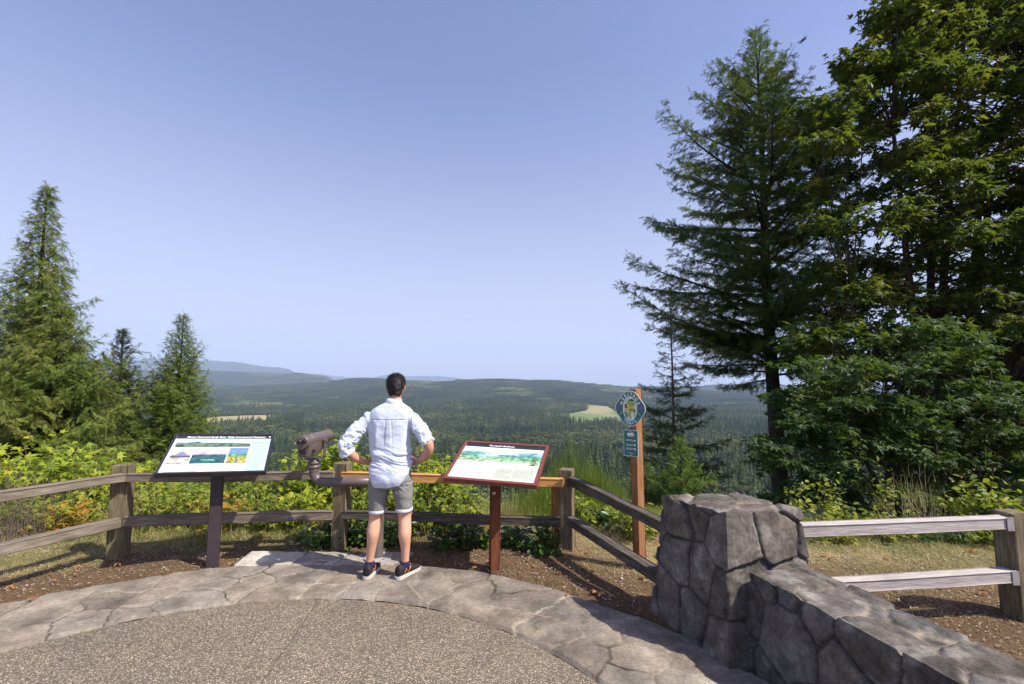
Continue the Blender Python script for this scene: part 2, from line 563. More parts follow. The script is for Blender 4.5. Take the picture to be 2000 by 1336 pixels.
def mat_ground():
    t = NT('soil_and_dry_grass')
    a = t.n('VertexColor'); a.layer_name = 'Col'
    co = t.coord()
    n1 = t.noise(38, 6, co, .75)
    n2 = t.noise(4, 5, co, .6)
    n3 = t.noise(.7, 3, co)
    c = t.mix(1.0, a.outputs[0], t.ramp(n1, [(.28, .5), (.52, 1.0), (.72, 1.75)]), 'MULTIPLY')
    c = t.mix(1.0, c, t.ramp(n2, [(.3, .78), (.7, 1.2)]), 'MULTIPLY')
    v = t.n('TexVoronoi'); v.inputs['Scale'].default_value = 60; t.l(co, v.inputs['Vector'])
    sep = t.n('SeparateColor'); t.l(v.outputs['Color'], sep.inputs[0])
    c = t.mix(t.math('MULTIPLY', t.ramp(sep.outputs[0], [(.9, 0), (.93, 1)]), t.ramp(v.outputs['Distance'], [(.2, .6), (.4, 0)])), c, (.42, .34, .25))
    t.bsdf(c, .95, .12, normal=t.bump(n1, 1.0, .02, t.bump(n2, .6, .05)))
    return t.mat


M['aggregate'] = mat_aggregate()
M['ground'] = mat_ground()


# ================================================================== terrain
FLOOR = -145.0


def table(px, pts):
    return np.interp(px, [p[0] for p in pts], [p[1] for p in pts])


RIDGES = [  # distance north, half width, tree height on top, silhouette (px x, px y)
    (5200, 1700, 16, [(-2000, 757), (200, 755), (500, 754), (630, 748), (690, 741), (740, 740), (800, 742), (860, 744), (900, 742), (940, 740), (1000, 742), (1060, 743), (1110, 746), (1160, 751), (1215, 757), (1300, 762), (1500, 765), (2600, 768)]),
    (7600, 1000, 14, [(-2000, 715), (0, 720), (200, 722), (420, 725), (540, 729), (600, 731), (625, 734), (642, 741), (652, 749), (680, 772), (740, 790), (1150, 790), (1180, 764), (1240, 756), (1300, 757), (1360, 756), (1395, 752), (1500, 754), (1700, 752), (2600, 748)]),
    (13500, 1500, 0, [(-2000, 680), (0, 690), (240, 701), (330, 702), (400, 704), (450, 707), (500, 713), (545, 717), (565, 722), (580, 729), (610, 738), (640, 748), (660, 770), (1150, 785), (1172, 752), (1178, 751), (1195, 755), (1215, 752), (1240, 756), (1260, 770), (2600, 775)]),
    (19500, 2200, 0, [(-2000, 690), (100, 694), (170, 686), (205, 682), (250, 686), (280, 691), (320, 700), (400, 712), (520, 724), (620, 731), (700, 741), (720, 740), (745, 734), (765, 732), (800, 736), (830, 734), (860, 735), (905, 740), (960, 747), (1010, 756), (1100, 765), (2600, 770)]),
]


def edge_y(x):
    return 5.65 + .3 * np.sin(x * .45 + 1) - .55 * sstep(1.4, 3.0, x)


def terrain(x, y):
    x, y = np.asarray(x, float), np.asarray(y, float)
    s = np.clip(y - edge_y(x), 0, None)
    near = -.62 * s * s / (s + 2.5)
    yy = np.clip(y, 60, None)
    px = 1000 + F * x / yy
    p2 = np.stack([x, y], -1).reshape(-1, 2)
    und = (24 * fbm(p2 / np.array([1300.0, 620.0]), 5, 2) + 9 * fbm(p2 / 260.0, 6, 2)).reshape(x.shape)
    calm = np.exp(-(((x - 400) / 420) ** 2 + ((y - 2150) / 900) ** 2)) + np.exp(-(((x + 950) / 420) ** 2 + ((y - 1900) / 500) ** 2))
    und = und * (1 - np.clip(calm * 1.6, 0, 1)) * sstep(200, 700, y)
    h = FLOOR + und
    for (Y, w, tr, tb) in RIDGES:
        z = 1.72 + (750 - table(px, tb)) / F * Y - tr + (.0022 * Y) * fbm(np.stack([px / 38.0, y / 900.0], -1).reshape(-1, 2), 57, 4).reshape(x.shape)
        rough = 1 + .10 * fbm(p2 / 900.0, 31 + int(Y) % 7, 3).reshape(x.shape)
        d = (y - Y) / w
        g = np.exp(-np.abs(d) ** 2 * np.where(d < 0, rough, 1))
        h = np.maximum(h, FLOOR + (z - FLOOR) * g + und * (1 - g))
    return np.where(y < 60, near, np.maximum(near, h))


def near_h(x, y):
    """lawn and soil round the lookout: a few centimetres of unevenness under the paving's level"""
    p = np.stack([x, y], -1).reshape(-1, 2)
    return (.018 * fbm(p * 1.3, 3, 3) + .006 * vnoise(p * 9, 8)).reshape(np.shape(x))


PC_I, PR_I = np.array([-1.531, 1.364]), 2.510
PC_O, PR_O = np.array([-1.662, .994]), 3.640


def build_ground():
    th = np.concatenate([np.linspace(-180, -68, 50)[:-1], np.linspace(-68, 68, 420), np.linspace(68, 180, 50)[1:]])
    r = np.concatenate([[.01], np.geomspace(.6, 22500, 345)])
    T, R = np.meshgrid(np.radians(th), r, indexing='ij')
    X, Y = R * np.sin(T), R * np.cos(T)
    Z = terrain(X, Y)
    nh = near_h(X, Y)
    Z = Z + np.where(R < 60, nh - .012, 0)
    # pavement and pillar stand in the soil: hold it below them
    dpav = np.hypot(X - PC_O[0], Y - PC_O[1]) - PR_O
    Z = np.where((dpav < .05) & (R < 20), np.minimum(Z, -.05), Z)
    Z = np.where((dpav >= .05) & (dpav < .5) & (R < 20), np.minimum(Z, .004), Z)
    P = np.stack([X, Y, Z], -1)
    # cover: soil by the paving, straw, green verge, brushy slope, forest floor
    p2 = np.stack([X, Y], -1).reshape(-1, 2)
    soil, straw, green = np.array([.13, .085, .05]), np.array([.30, .235, .125]), np.array([.07, .09, .025])
    forest = np.array([.02, .032, .014])
    n = fbm(p2 * .9, 12, 4).reshape(X.shape)
    f1 = sstep(.75, 1.3, dpav + .28 * n)                        # soil -> straw
    f1 = np.where(X > 1.6, sstep(-.25, .45, (Y - 4.3) * .8 + .35 * n + (X - 3.2) * .1), f1)
    c = soil + (straw - soil) * f1[..., None]
    f1g = np.clip(.55 * fbm(p2 * 1.7, 63, 4).reshape(X.shape) + np.where(X > 1.6, .42, .0), 0, .7) * sstep(3.9, 4.8, Y)
    c = c + (np.array([.10, .115, .035]) - c) * f1g[..., None]
    f2 = sstep(-.6, .5, Y - edge_y(X) + .5 * n)
    c = c + (green - c) * f2[..., None]
    f3 = sstep(12, 40, Y)
    c = c + (forest - c) * f3[..., None]
    mb = MB()
    col = np.concatenate([c, np.ones(c.shape[:2] + (1,))], -1)
    nth, nr = X.shape
    far0 = np.argmax(r > 55)
    mb.grid(P[:, :far0 + 1], 0, col[:, :far0 + 1], flip=True)
    mb.grid(P[:, far0:], 1, col[:, far0:], flip=True)
    g = mb.build('ground', [M['ground'], M['terrain']], smooth=True)
    tag(g, kind='structure')


build_ground()


def ring_pts(c, r, th):
    return np.stack([c[0] + r * np.cos(th), c[1] + r * np.sin(th)], -1)


def voro(p, seeds, warp=None):
    """index of nearest seed, distance to the cell border"""
    d = np.sqrt(((p[:, None, :] - seeds[None]) ** 2).sum(-1))
    i1 = d.argmin(1)
    r = np.arange(len(p))
    d1 = d[r, i1]
    q = p[:, None, :] - (seeds[None] + seeds[i1][:, None, :]) / 2
    dirv = seeds[None] - seeds[i1][:, None, :]
    ln = np.sqrt((dirv ** 2).sum(-1)) + 1e-9
    e = -(q * dirv).sum(-1) / ln
    e[r, i1] = 1e9
    return i1, e.min(1), d1


def stone_palette(rs, n, base, dv=.16, warm=.07):
    k = 1 + rs.uniform(-dv, dv, (n, 1))
    t = rs.uniform(-warm, warm, (n, 1))
    return np.clip(np.array(base) * k * np.c_[1 + t, np.ones(n), 1 - t], 0, 1)


def chunked(fn, p, m=20000):
    o = [fn(p[i:i + m]) for i in range(0, len(p), m)]
    return [np.concatenate(x) for x in zip(*o)]


def build_paving():
    rs = RS(4)
    # flagstone border
    n_th, n_r = 1000, 92
    th = np.radians(np.linspace(-35, 215, n_th))
    P = np.zeros((n_th, n_r, 2))
    ia, ob = ring_pts(PC_I, PR_I, th), ring_pts(PC_O, PR_O, th)
    ob = ob + (.02 * vnoise(np.c_[th * 7, th * 0], 3) + .012 * vnoise(np.c_[th * 30, th * 0], 9))[:, None] * np.stack([np.cos(th), np.sin(th)], -1)
    t = np.linspace(0, 1, n_r)
    P = ia[:, None] * (1 - t)[None, :, None] + ob[:, None] * t[None, :, None]
    p = P.reshape(-1, 2)
    S = []
    for k in range(36):
        for j in range(3):
            a = math.radians(-37 + 254 * (k + rs.uniform(-.28, .28) + (.5 if j == 1 else 0)) / 36)
            rr = [.17, .5, .83][j] + rs.uniform(-.09, .09)
            if rs.rand() < .12: continue
            S.append(ring_pts(PC_I, PR_I, np.array([a]))[0] * (1 - rr) + ring_pts(PC_O, PR_O, np.array([a]))[0] * rr)
    S = np.array(S)
    w = p + .055 * np.c_[fbm(p * 3.2, 41, 3), fbm(p * 3.2, 77, 3)] + .010 * np.c_[vnoise(p * 22, 5), vnoise(p * 22, 6)]
    i1, e, _ = chunked(lambda q: voro(q, S), w)
    jw = .006 + .005 * np.clip(vnoise(p * 2.5, 61) + .4, 0, 1)
    joint = 1 - sstep(jw * .45, jw * 1.25, e)
    tilt = rs.uniform(-.012, .012, (len(S), 2)); off = rs.uniform(-.002, .004, len(S))
    dd = p - S[i1]
    z = off[i1] + (dd * tilt[i1]).sum(-1) + .006 * fbm(p * 7, 15, 5)
    ridge = .004 * (sstep(.0, .25, np.abs(vnoise(np.c_[p[:, 0] * 3, p[:, 1] * 9], 23))) - 1)
    z = z + ridge
    z = z * (1 - joint) - .007 * joint
    pal = stone_palette(rs, len(S), (.215, .184, .150), .16, .04)
    c = pal[i1] * (1 + .24 * fbm(p * 4.5, 19, 5))[:, None]
    # thin cracks and foliation marks inside stones
    cr = np.abs(fbm(p * np.array([2.2, 3.6]), 88, 4))
    c = c * (1 - .45 * (1 - sstep(0, .018, cr)) * sstep(.0, .3, vnoise(p * 1.1, 55)))[:, None]
    jd = sstep(-.3, .3, vnoise(p * 1.7, 91))
    jc = np.array([.055, .042, .03])[None] * (1 - jd)[:, None] + np.array([.29, .255, .20])[None] * jd[:, None]
    c = c * (1 - joint)[:, None] + jc * joint[:, None]
    edge = (np.tile(t, n_th) < .012) | (np.tile(t, n_th) > .988)
    z = np.where(edge, z - .02, z)
    V = np.c_[p, z + .0]
    mb = MB()
    mb.grid(V.reshape(n_th, n_r, 3), 0, np.c_[c, np.ones(len(c))].reshape(n_th, n_r, 4), flip=True)
    # outer skirt down into the soil
    top = V.reshape(n_th, n_r, 3)[:, -1]
    sk = np.stack([top, top - [0, 0, .08]], 1)
    mb.grid(sk, 0, np.tile([.2, .16, .12, 1.], (n_th, 2, 1)), flip=True)
    tag(mb.build('path', M['flag'], smooth=True), kind='structure')
    # exposed aggregate disc
    th = np.linspace(0, 2 * math.pi, 181)
    rr = np.linspace(0, PR_I - .012, 24)
    TT, RR = np.meshgrid(th, rr, indexing='ij')
    Q = np.stack([PC_I[0] + RR * np.cos(TT), PC_I[1] + RR * np.sin(TT), np.full_like(TT, -.004)], -1)
    Q[:, -1, 2] -= .012
    mb = MB(); mb.grid(Q, 0, flip=True)
    tag(mb.build('pavement', M['aggregate'], smooth=True), kind='structure')
    # concrete strip that carries the telescope
    A, B, Cc, Dd = ground_pt(490, 1076), ground_pt(812, 1079), ground_pt(770, 1104), ground_pt(452, 1106)
    nu, nv = 150, 44
    u = np.linspace(0, 1, nu)[:, None, None]; v = np.linspace(0, 1, nv)[None, :, None]
    P = (A * (1 - u) + B * u) * (1 - v) + (Dd * (1 - u) + Cc * u) * v
    p = P.reshape(-1, 3)[:, :2]
    jl = np.minimum(np.abs(u[:, 0, 0] - .36), np.minimum(np.abs(u[:, 0, 0] - .62), np.abs(u[:, 0, 0] - .84)))
    jj = np.repeat(1 - sstep(.004, .009, jl + .0), nv)
    z = .006 + .003 * fbm(p * 6, 5, 4) - jj * .012
    e = np.minimum(np.minimum(u, 1 - u) * 1.9, np.minimum(v, 1 - v) * .4).reshape(-1)
    z = z - .06 * (1 - sstep(0, .02, e + .008 * vnoise(p * 20, 2)))
    tone = np.where(np.repeat(u[:, 0, 0], nv) < .36, 1.25, np.where(np.repeat(u[:, 0, 0], nv) < .62, .95, .8))
    c = np.array([.36, .33, .285])[None] * (tone * (1 + .18 * fbm(p * 5, 44, 4)))[:, None] * (1 - .6 * jj)[:, None]
    P = np.c_[p, z].reshape(nu, nv, 3)
    mb = MB(); mb.grid(P, 0, np.c_[c, np.ones(len(c))].reshape(nu, nv, 4))
    tag(mb.build('footing_strip', M['flag'], smooth=True), kind='structure')


build_paving()


# ================================================================== stone pillar and wall
def stone_block(name, label, cat, bottom, top, z0, z1, seed, cell, h=.0105, seeds_extra=None, loc=None, open_end=False):
    """a battered block of rough stones: bottom/top are 4 corners (x, y), counter-clockwise"""
    rs = RS(seed)
    b, t = np.array(bottom, float), np.array(top, float)
    z0 = np.broadcast_to(np.asarray(z0, float), (4,)); z1 = np.broadcast_to(np.asarray(z1, float), (4,))
    faces = []
    for k in range(4):
        k2 = (k + 1) % 4
        faces.append((np.r_[b[k], z0[k]], np.r_[b[k2], z0[k2]], np.r_[t[k2], z1[k2]], np.r_[t[k], z1[k]]))
    tp = [np.r_[t[k], z1[k]] for k in range(4)]
    faces.append((tp[0], tp[1], tp[2], tp[3]))
    ctr = (b.mean(0) + t.mean(0)) / 2
    lo, hi = np.r_[b.min(0), z0.min()] - .2, np.r_[b.max(0), z1.max()] + .2
    S = []
    nx, ny, nz = [max(1, int(round((hi[i] - lo[i]) / cell[i]))) for i in range(3)]
    for i in range(nx + 1):
        for j in range(ny + 1):
            for k in range(nz + 1):
                S.append(lo + (np.array([i + .5 * (k % 2), j + .5 * ((k + i) % 2), k]) + rs.uniform(-.30, .30, 3)) * (hi - lo) / np.array([nx, ny, nz]))
    S = np.array(S)
    off = rs.uniform(-.006, .009, len(S))
    tilt = rs.uniform(-.05, .05, (len(S), 3))
    pal = stone_palette(rs, len(S), (.122, .109, .098), .34, .05)
    V, Fq, Cc, nrm = [], [], [], []
    keys = {}
    mb = MB()
    allv, allq, alln = [], [], []
    n0 = 0
    for (A, B, C_, D_) in faces:
        nu = max(2, int(np.linalg.norm(B - A) / h)); nv = max(2, int(np.linalg.norm(D_ - A) / h))
        u = np.linspace(0, 1, nu)[:, None, None]; v = np.linspace(0, 1, nv)[None, :, None]
        P = (A * (1 - u) + B * u) * (1 - v) + (D_ * (1 - u) + C_ * u) * v
        n = norm(np.cross(B - A, D_ - A))
        # round the block's arrises: bend the normals near the borders
        allv.append(P.reshape(-1, 3)); alln.append(np.tile(n, (nu * nv, 1)))
        I, J = np.meshgrid(np.arange(nu - 1), np.arange(nv - 1), indexing='ij')
        allq.append(np.stack([I * nv + J, (I + 1) * nv + J, (I + 1) * nv + J + 1, I * nv + J + 1], -1).reshape(-1, 4) + n0)
        n0 += nu * nv
    p = np.concatenate(allv); nr = np.concatenate(alln)
    # along shared edges every face must move its points the same way: blend the normals by distance to the neighbours' planes
    blend = np.zeros_like(p)
    for (A, B, C_, D_) in faces:
        n = norm(np.cross(B - A, D_ - A))
        d = np.abs((p - A) @ n)
        blend += n * np.exp(-(d / .018) ** 2)[:, None]
    nn = norm(blend)
    nearedge = np.linalg.norm(blend, axis=1)
    w = p * 1.0
    w = w + .014 * np.stack([fbm(p * 4, seed + 1, 3), fbm(p * 4, seed + 2, 3), fbm(p * 4, seed + 3, 3)], -1)
    w = w + .006 * np.stack([vnoise(p * 26, seed + 4), vnoise(p * 30, seed + 5), vnoise(p * 30, seed + 6)], -1)
    i1, e, _ = chunked(lambda q: voro(q, S), w, 8000)
    joint = 1 - sstep(.004, .013, e)
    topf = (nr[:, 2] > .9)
    disp = off[i1] + ((p - S[i1]) * tilt[i1]).sum(-1) + .003 * fbm(p * 8, seed + 9, 5) + .004 * np.round(2.5 * fbm(p * np.array([9, 9, 3.5]), seed + 12, 4)) / 2.5 - .004 * np.abs(vnoise(p * 33, seed + 13))
    rnd = .005 * (1 - sstep(0, .022, e))                     # pillowed stone edges
    disp = disp - rnd
    jd = .018
    disp = disp * (1 - joint) - jd * joint - .003 * sstep(1.05, 1.35, nearedge)
    p2 = p + nn * disp[:, None]
    p2[:, 2] = np.where(p[:, 2] < .02, p[:, 2] - .03, p2[:, 2])
    c = pal[i1] * (1 + .14 * fbm(p * 6, seed + 20, 5))[:, None]
    lich = sstep(.35, .7, fbm(p * 9, seed + 30, 4))
    c = c * (1 - .35 * lich)[:, None] + np.array([.30, .29, .26]) * (.35 * lich)[:, None]
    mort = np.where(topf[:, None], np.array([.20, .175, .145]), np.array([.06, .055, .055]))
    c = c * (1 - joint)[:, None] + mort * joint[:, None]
    for V_, q in ((p2, np.concatenate(allq)),):
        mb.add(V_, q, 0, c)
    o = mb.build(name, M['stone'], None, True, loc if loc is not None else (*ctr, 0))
    return tag(o, label, cat)


P_A, P_N, P_C, P_B = (1.06, 3.66), (1.312, 2.93), (2.03, 3.07), (1.83, 3.70)
stone_block('stone_pillar', 'square rough grey stone pillar at the end of the low wall', 'pillar',
            [P_A, P_N, P_C, P_B], [(1.145, 3.555), (1.385, 3.03), (1.935, 3.15), (1.75, 3.585)], -.04, [.885, .895, .885, .885], 11, (.33, .33, .36))
stone_block('stone_wall', 'low wall of rough grey stones running from the pillar to the right corner', 'stone wall',
            [(1.43, 3.02), (2.15, .3), (2.68, .42), (1.96, 3.10)], [(1.49, 2.99), (2.14, .3), (2.58, .42), (1.89, 3.06)], -.04, .55, 23, (.36, .36, .27))


# ================================================================== fence
def beam(name, p0, p1, w, h, mat, parent, seed=0, roll=0.0, wav=.004, bev=.006, up=(0, 0, 1), n=14, chip=True):
    """squared timber from p0 to p1 (centre line); w across, h up. Local X runs along it."""
    p0, p1 = np.asarray(p0, float), np.asarray(p1, float)
    L = np.linalg.norm(p1 - p0)
    d = (p1 - p0) / L
    upv = np.asarray(up, float)
    if abs(np.dot(d, upv)) > .95: upv = np.array([0, 1., 0]) if name == 'post' else np.array([1., 0, 0])
    z = norm(upv - d * np.dot(d, upv)); y = np.cross(z, d)
    if roll:
        y, z = y * math.cos(roll) + z * math.sin(roll), -y * math.sin(roll) + z * math.cos(roll)
    prof = []
    a, b = w / 2, h / 2
    for (sx, sy) in ((1, -1), (1, 1), (-1, 1), (-1, -1)):
        q = [(sx * (a - bev), sy * b), (sx * a, sy * (b - bev))]
        prof += q if sx * sy > 0 else q[::-1]
    prof = np.array(prof)
    # subdivide the flats so that they can bow a little
    pr = []
    for i in range(len(prof)):
        j = (i + 1) % len(prof)
        m = 4 if np.linalg.norm(prof[i] - prof[j]) > bev * 2 else 1
        for k in range(m): pr.append(prof[i] + (prof[j] - prof[i]) * k / m)
    pr = np.array(pr)
    if (np.roll(pr, -1, 0)[:, 0] * pr[:, 1] - np.roll(pr, -1, 0)[:, 1] * pr[:, 0]).sum() > 0: pr = pr[::-1]
    xs = np.r_[0, .006, np.linspace(.02, L - .02, n), L - .006, L]
    sc = np.ones(len(xs)); sc[0] = sc[-1] = 1 - bev / max(a, b) * 1.4
    G = np.zeros((len(pr), len(xs), 3))
    for i, x in enumerate(xs):
        G[:, i, 0] = x
        G[:, i, 1] = pr[:, 0] * sc[i]; G[:, i, 2] = pr[:, 1] * sc[i]
    q = G.reshape(-1, 3)
    nz = vnoise(q * np.array([2.2, 9, 9]) + seed * 7.7, 3)
    bow = vnoise(np.c_[q[:, 0] * .9 + seed * 3.1, q[:, 0] * 0], 5)
    q2 = q.copy()
    rr = norm(np.c_[q[:, 0] * 0, q[:, 1], q[:, 2]])
    q2 += rr * (nz * wav)[:, None]
    q2[:, 2] += bow * wav * 1.6
    mb = MB()
    mb.grid(q2.reshape(G.shape), 0, closed_u=True)
    k = len(xs); m = len(pr)
    mb.l.append(np.arange(m) * k); mb.t.append(np.array([m])); mb.m.append(np.array([0]))
    mb.l.append(((np.arange(m) * k) + k - 1)[::-1]); mb.t.append(np.array([m])); mb.m.append(np.array([0]))
    me = mb.mesh(name)
    o = link(name, me, mat, parent)
    R = Matrix(((d[0], y[0], z[0]), (d[1], y[1], z[1]), (d[2], y[2], z[2])))
    o.rotation_euler = R.to_euler()
    o.location = Vector(p0 - (wloc(parent) if parent is not None else 0))
    return o


def flatten_normals(o):
    bm = bmesh.new(); bm.from_mesh(o.data); bmesh.ops.recalc_face_normals(bm, faces=bm.faces); bm.to_mesh(o.data); bm.free()


f1 = thing('rail_fence', 'weathered two-rail timber fence section running left out of the picture', 'fence', (-3.95, 4.72, 0), 'timber fence sections round the lookout')
f2 = thing('rail_fence', 'weathered timber fence section behind the black-framed panel, left of the telescope', 'fence', (-1.82, 4.98, 0), 'timber fence sections round the lookout')
f3 = thing('rail_fence', 'timber fence section with a fresh yellow pine top rail behind the man', 'fence', (.56, 4.93, 0), 'timber fence sections round the lookout')
f4 = thing('rail_fence', 'dark weathered timber fence section sloping down to the stone pillar', 'fence', (1.1, 3.6, 0), 'timber fence sections round the lookout')
f5 = thing('rail_fence', 'pale silver-grey timber fence section right of the stone pillar', 'fence', (3.74, 3.56, 0), 'timber fence sections round the lookout')
V3 = lambda *a: np.array(a, float)
# posts (15 cm square)
beam('post', (-3.965, 4.755, -.3), (-3.965, 4.755, .905), .15, .15, M['post_old'], f1, 1, roll=.25, n=10)
beam('post', (-1.825, 5.03, -.3), (-1.825, 5.03, .875), .15, .15, M['post_old'], f2, 2, roll=-.12, n=10)
beam('post', (.585, 4.985, -.3), (.585, 4.985, .815), .15, .15, M['post_old'], f3, 3, roll=-.35, n=10)
beam('post', (3.805, 3.57, -.3), (3.805, 3.57, .755), .16, .16, M['post_old'], f5, 4, roll=.02, n=10)
beam('post', (-4.88, 2.4, -.3), (-4.88, 2.4, .93), .15, .15, M['post_old'], f1, 6, roll=.25, n=10)
# rails
beam('rail', (-3.885, 4.665, .785), (-4.80, 2.28, .855), .09, .085, M['rail'], f1, 1, wav=.006)
beam('rail', (-3.90, 4.665, .36), (-4.82, 2.28, .40), .09, .09, M['rail'], f1, 2, wav=.006)
beam('rail', (-3.875, 4.675, .785), (-1.885, 4.935, .752), .085, .085, M['rail'], f2, 3, wav=.006)
beam('rail', (-3.87, 4.685, .362), (-1.885, 4.94, .345), .075, .098, M['rail'], f2, 4, wav=.006)
beam('rail', (-1.81, 4.945, .752), (.545, 4.89, .69), .088, .088, M['rail_new'], f3, 5, wav=.002)
beam('rail', (-1.80, 4.95, .345), (.50, 4.89, .297), .075, .085, M['rail_dark'], f3, 6, wav=.006)
beam('rail', (.61, 4.90, .705), (1.24, 3.66, .602), .095, .085, M['rail_dark'], f4, 7, wav=.007)
beam('rail', (.60, 4.885, .31), (1.17, 3.66, .225), .095, .085, M['rail_dark'], f4, 8, wav=.007)
beam('rail', (1.80, 3.40, .660), (3.72, 3.535, .685), .09, .088, M['rail_pale'], f5, 9, wav=.004)
beam('rail', (1.80, 3.36, .27), (3.72, 3.535, .30), .09, .088, M['rail_pale'], f5, 10, wav=.005)
beam('backing_post', (.47, 5.0, -.2), (.47, 5.0, .66), .09, .09, M['post_red'], f3, 12, n=8, wav=.002)
for zc in (.685, .30):                          # metal hangers that carry the pale rails
    mb = MB()
    mb.box((3.70, 3.486, zc), (.05, .003, .10)); mb.build('rail_hanger', M['steel'], f5)
for o in [q for f in (f1, f2, f3, f4, f5) for q in f.children]: flatten_normals(o)


# ================================================================== information panels
def panel(kind):
    left = kind == 'left'
    if left:
        o0, yaw, tilt, roll, w, h = (-2.781, 4.317, .894), .40, .502, -.047, .886, .626
        foot = at(415, 1103, 4.527)
    else:
        o0, yaw, tilt, roll, w, h = (-.214, 4.235, .832), -.277, .469, -.021, .894, .617
        foot = at(965, 1110, 4.442)
    u0 = V3(math.cos(yaw), math.sin(yaw), 0); nn = V3(-math.sin(yaw), math.cos(yaw), 0); z = V3(0, 0, 1)
    u = u0 * math.cos(roll) + z * math.sin(roll)
    up = z * math.cos(roll) - u0 * math.sin(roll)
    v = norm(nn * math.cos(tilt) + up * math.sin(tilt))
    u = norm(u - v * np.dot(u, v))
    n = np.cross(u, v)
    c0 = V3(*o0)
    R = np.stack([u, v, n], 1)
    P = lambda a, b, e=0.0: c0 + u * (a - .5) * w + v * (1 - b) * h + n * e      # a right 0..1, b down 0..1, e above the face
    root = thing('information_panel',
                 'slanted information panel in a black frame with landscape photographs on a dark post' if left else
                 'slanted information panel in a brown frame with a green watercolour landscape on a brown post', 'information panel', (*foot[:2], 0), 'slanted information panels at the fence')
    fm = M['frame_black'] if left else M['frame_brown']
    # post
    mb = MB()
    if left:
        topc = P(.5, .58, -.06)
        mb.box((0, 0, 0), (.10, .075, topc[2] + .1), None, 0, .004)
        V = np.concatenate(mb.v); mb.v = [V]
        V[:, 2] += topc[2] / 2 - .05
        V[:] = V @ rotz(yaw).T
        V[:, :2] += foot[:2] + (topc[:2] - foot[:2]) * np.clip(V[:, 2:3] / topc[2], 0, 1)
        mb.build('post', M['post_black'], root)
    else:
        topc = P(.5, .55, -.06)
        b = beam('post', (foot[0], foot[1], -.1), (*(foot[:2] * .6 + topc[:2] * .4), topc[2]), .092, .092, M['post_stain'], root, 5, roll=yaw + .5, n=8, wav=.002)
        flatten_normals(b)
        mb = MB(); q = V3(foot[0], foot[1] - .063, .70)
        mb.tube([q + [0, .004, 0], q + [0, -.006, 0]], .014, 14)
        mb.build('bolt_cap', M['steel'], root, True)
    # bracket under the tray
    mb = MB()
    mb.box(P(.5, .5, -.045), (w * .55, .07, .012), R, 0, .003)
    mb.box(P(.5, .58, -.055), (.16, .2, .012), R, 0, .003)
    mb.build('bracket', fm, root)
    # frame: four mitred bars standing 8 mm proud of the face, and the tray below
    th, fw = .036, (.020 if left else .028)
    mb = MB()
    a_, b_ = fw / w, fw / h
    e0, e1 = -th, .008
    outer = [(0, 0), (1, 0), (1, 1), (0, 1)]; inner = [(a_, b_), (1 - a_, b_), (1 - a_, 1 - b_), (a_, 1 - b_)]
    for k in range(4):
        k2 = (k + 1) % 4
        q = [outer[k], outer[k2], inner[k2], inner[k]]
        V = np.array([P(*x, e1) for x in q] + [P(*x, e0) for x in q])
        mb.add(V, [[0, 1, 2, 3][::-1], [4, 5, 6, 7], [0, 1, 5, 4], [2, 3, 7, 6]])
    V = np.array([P(*x, -.012) for x in inner])
    frm = mb.build('frame', fm, root)
    flatten_normals(frm)
    bm = bmesh.new(); bm.from_mesh(frm.data); bmesh.ops.remove_doubles(bm, verts=bm.verts, dist=1e-5); bmesh.ops.recalc_face_normals(bm, faces=bm.faces); bm.to_mesh(frm.data); bm.free()
    mb = MB(); mb.box(P(.5, .5, -.012), (w - 2 * fw + .002, h - 2 * fw + .002, .02), R)
    face = mb.build('panel_face', M['printwhite'], root)

    def patch(name, a0, b0, a1, b1, mat, e=.0010, fn=None, nu=90, nv=50):
        mb = MB()
        if fn is None: nu = nv = 2
        A, B = np.meshgrid(np.linspace(a0, a1, nu), np.linspace(b0, b1, nv), indexing='ij')
        G = np.array([P(a, b, -.002 + e) for a, b in zip(A.ravel(), B.ravel())]).reshape(nu, nv, 3)
        col = None
        if fn is not None:
            s, t = np.meshgrid(np.linspace(0, 1, nu), np.linspace(0, 1, nv), indexing='ij')
            col = np.c_[np.clip(fn(s.ravel(), t.ravel()), 0, 1), np.ones(nu * nv)].reshape(nu, nv, 4)
        mb.grid(G, 0, col, flip=True)
        return mb.build(name, mat, face)

    def lines(name, a0, b0, a1, b1, n, mat, seed, hgt=.0030, ragged=.2, gap=.35):
        rs = RS(seed); mb = MB()
        for k in range(n):
            b = b0 + (b1 - b0) * (k + .5) / n
            x, end = a0, a1 - (rs.rand() * ragged * (a1 - a0) if rs.rand() < .4 else 0)
            while x < end:
                wd = rs.uniform(.008, .024)
                x2 = min(x + wd, end)
                hb = hgt / h
                mb.add([P(x, b + hb, .0012), P(x2, b + hb, .0012), P(x2, b - hb * .3, .0012), P(x, b - hb * .3, .0012)], [[0, 1, 2, 3]])
                x = x2 + .006
        return mb.build(name, mat, face)

    def title(name, txt, ac, bc, size, mat, width, shear=.3):
        cu = bpy.data.curves.new('t', 'FONT'); cu.body = txt; cu.size = size; cu.align_x = 'CENTER'; cu.align_y = 'CENTER'; cu.shear = shear; cu.offset = size * .022; cu.extrude = .0004; cu.resolution_u = 3
        to = bpy.data.objects.new('t', cu); COL.objects.link(to)
        dg = bpy.context.evaluated_depsgraph_get()
        me = bpy.data.meshes.new_from_object(to.evaluated_get(dg))
        bpy.data.objects.remove(to); bpy.data.curves.remove(cu)
        V = np.array([x.co[:] for x in me.vertices])
        V[:, 0] *= width / (V[:, 0].max() - V[:, 0].min())
        c = P(ac, bc, .0018) - wloc(face)
        W = c + V[:, :1] * u + V[:, 1:2] * v + V[:, 2:] * n
        me.vertices.foreach_set('co', W.astype(np.float32).ravel()); me.update()
        me.materials.clear()
        return link(name, me, mat, face)

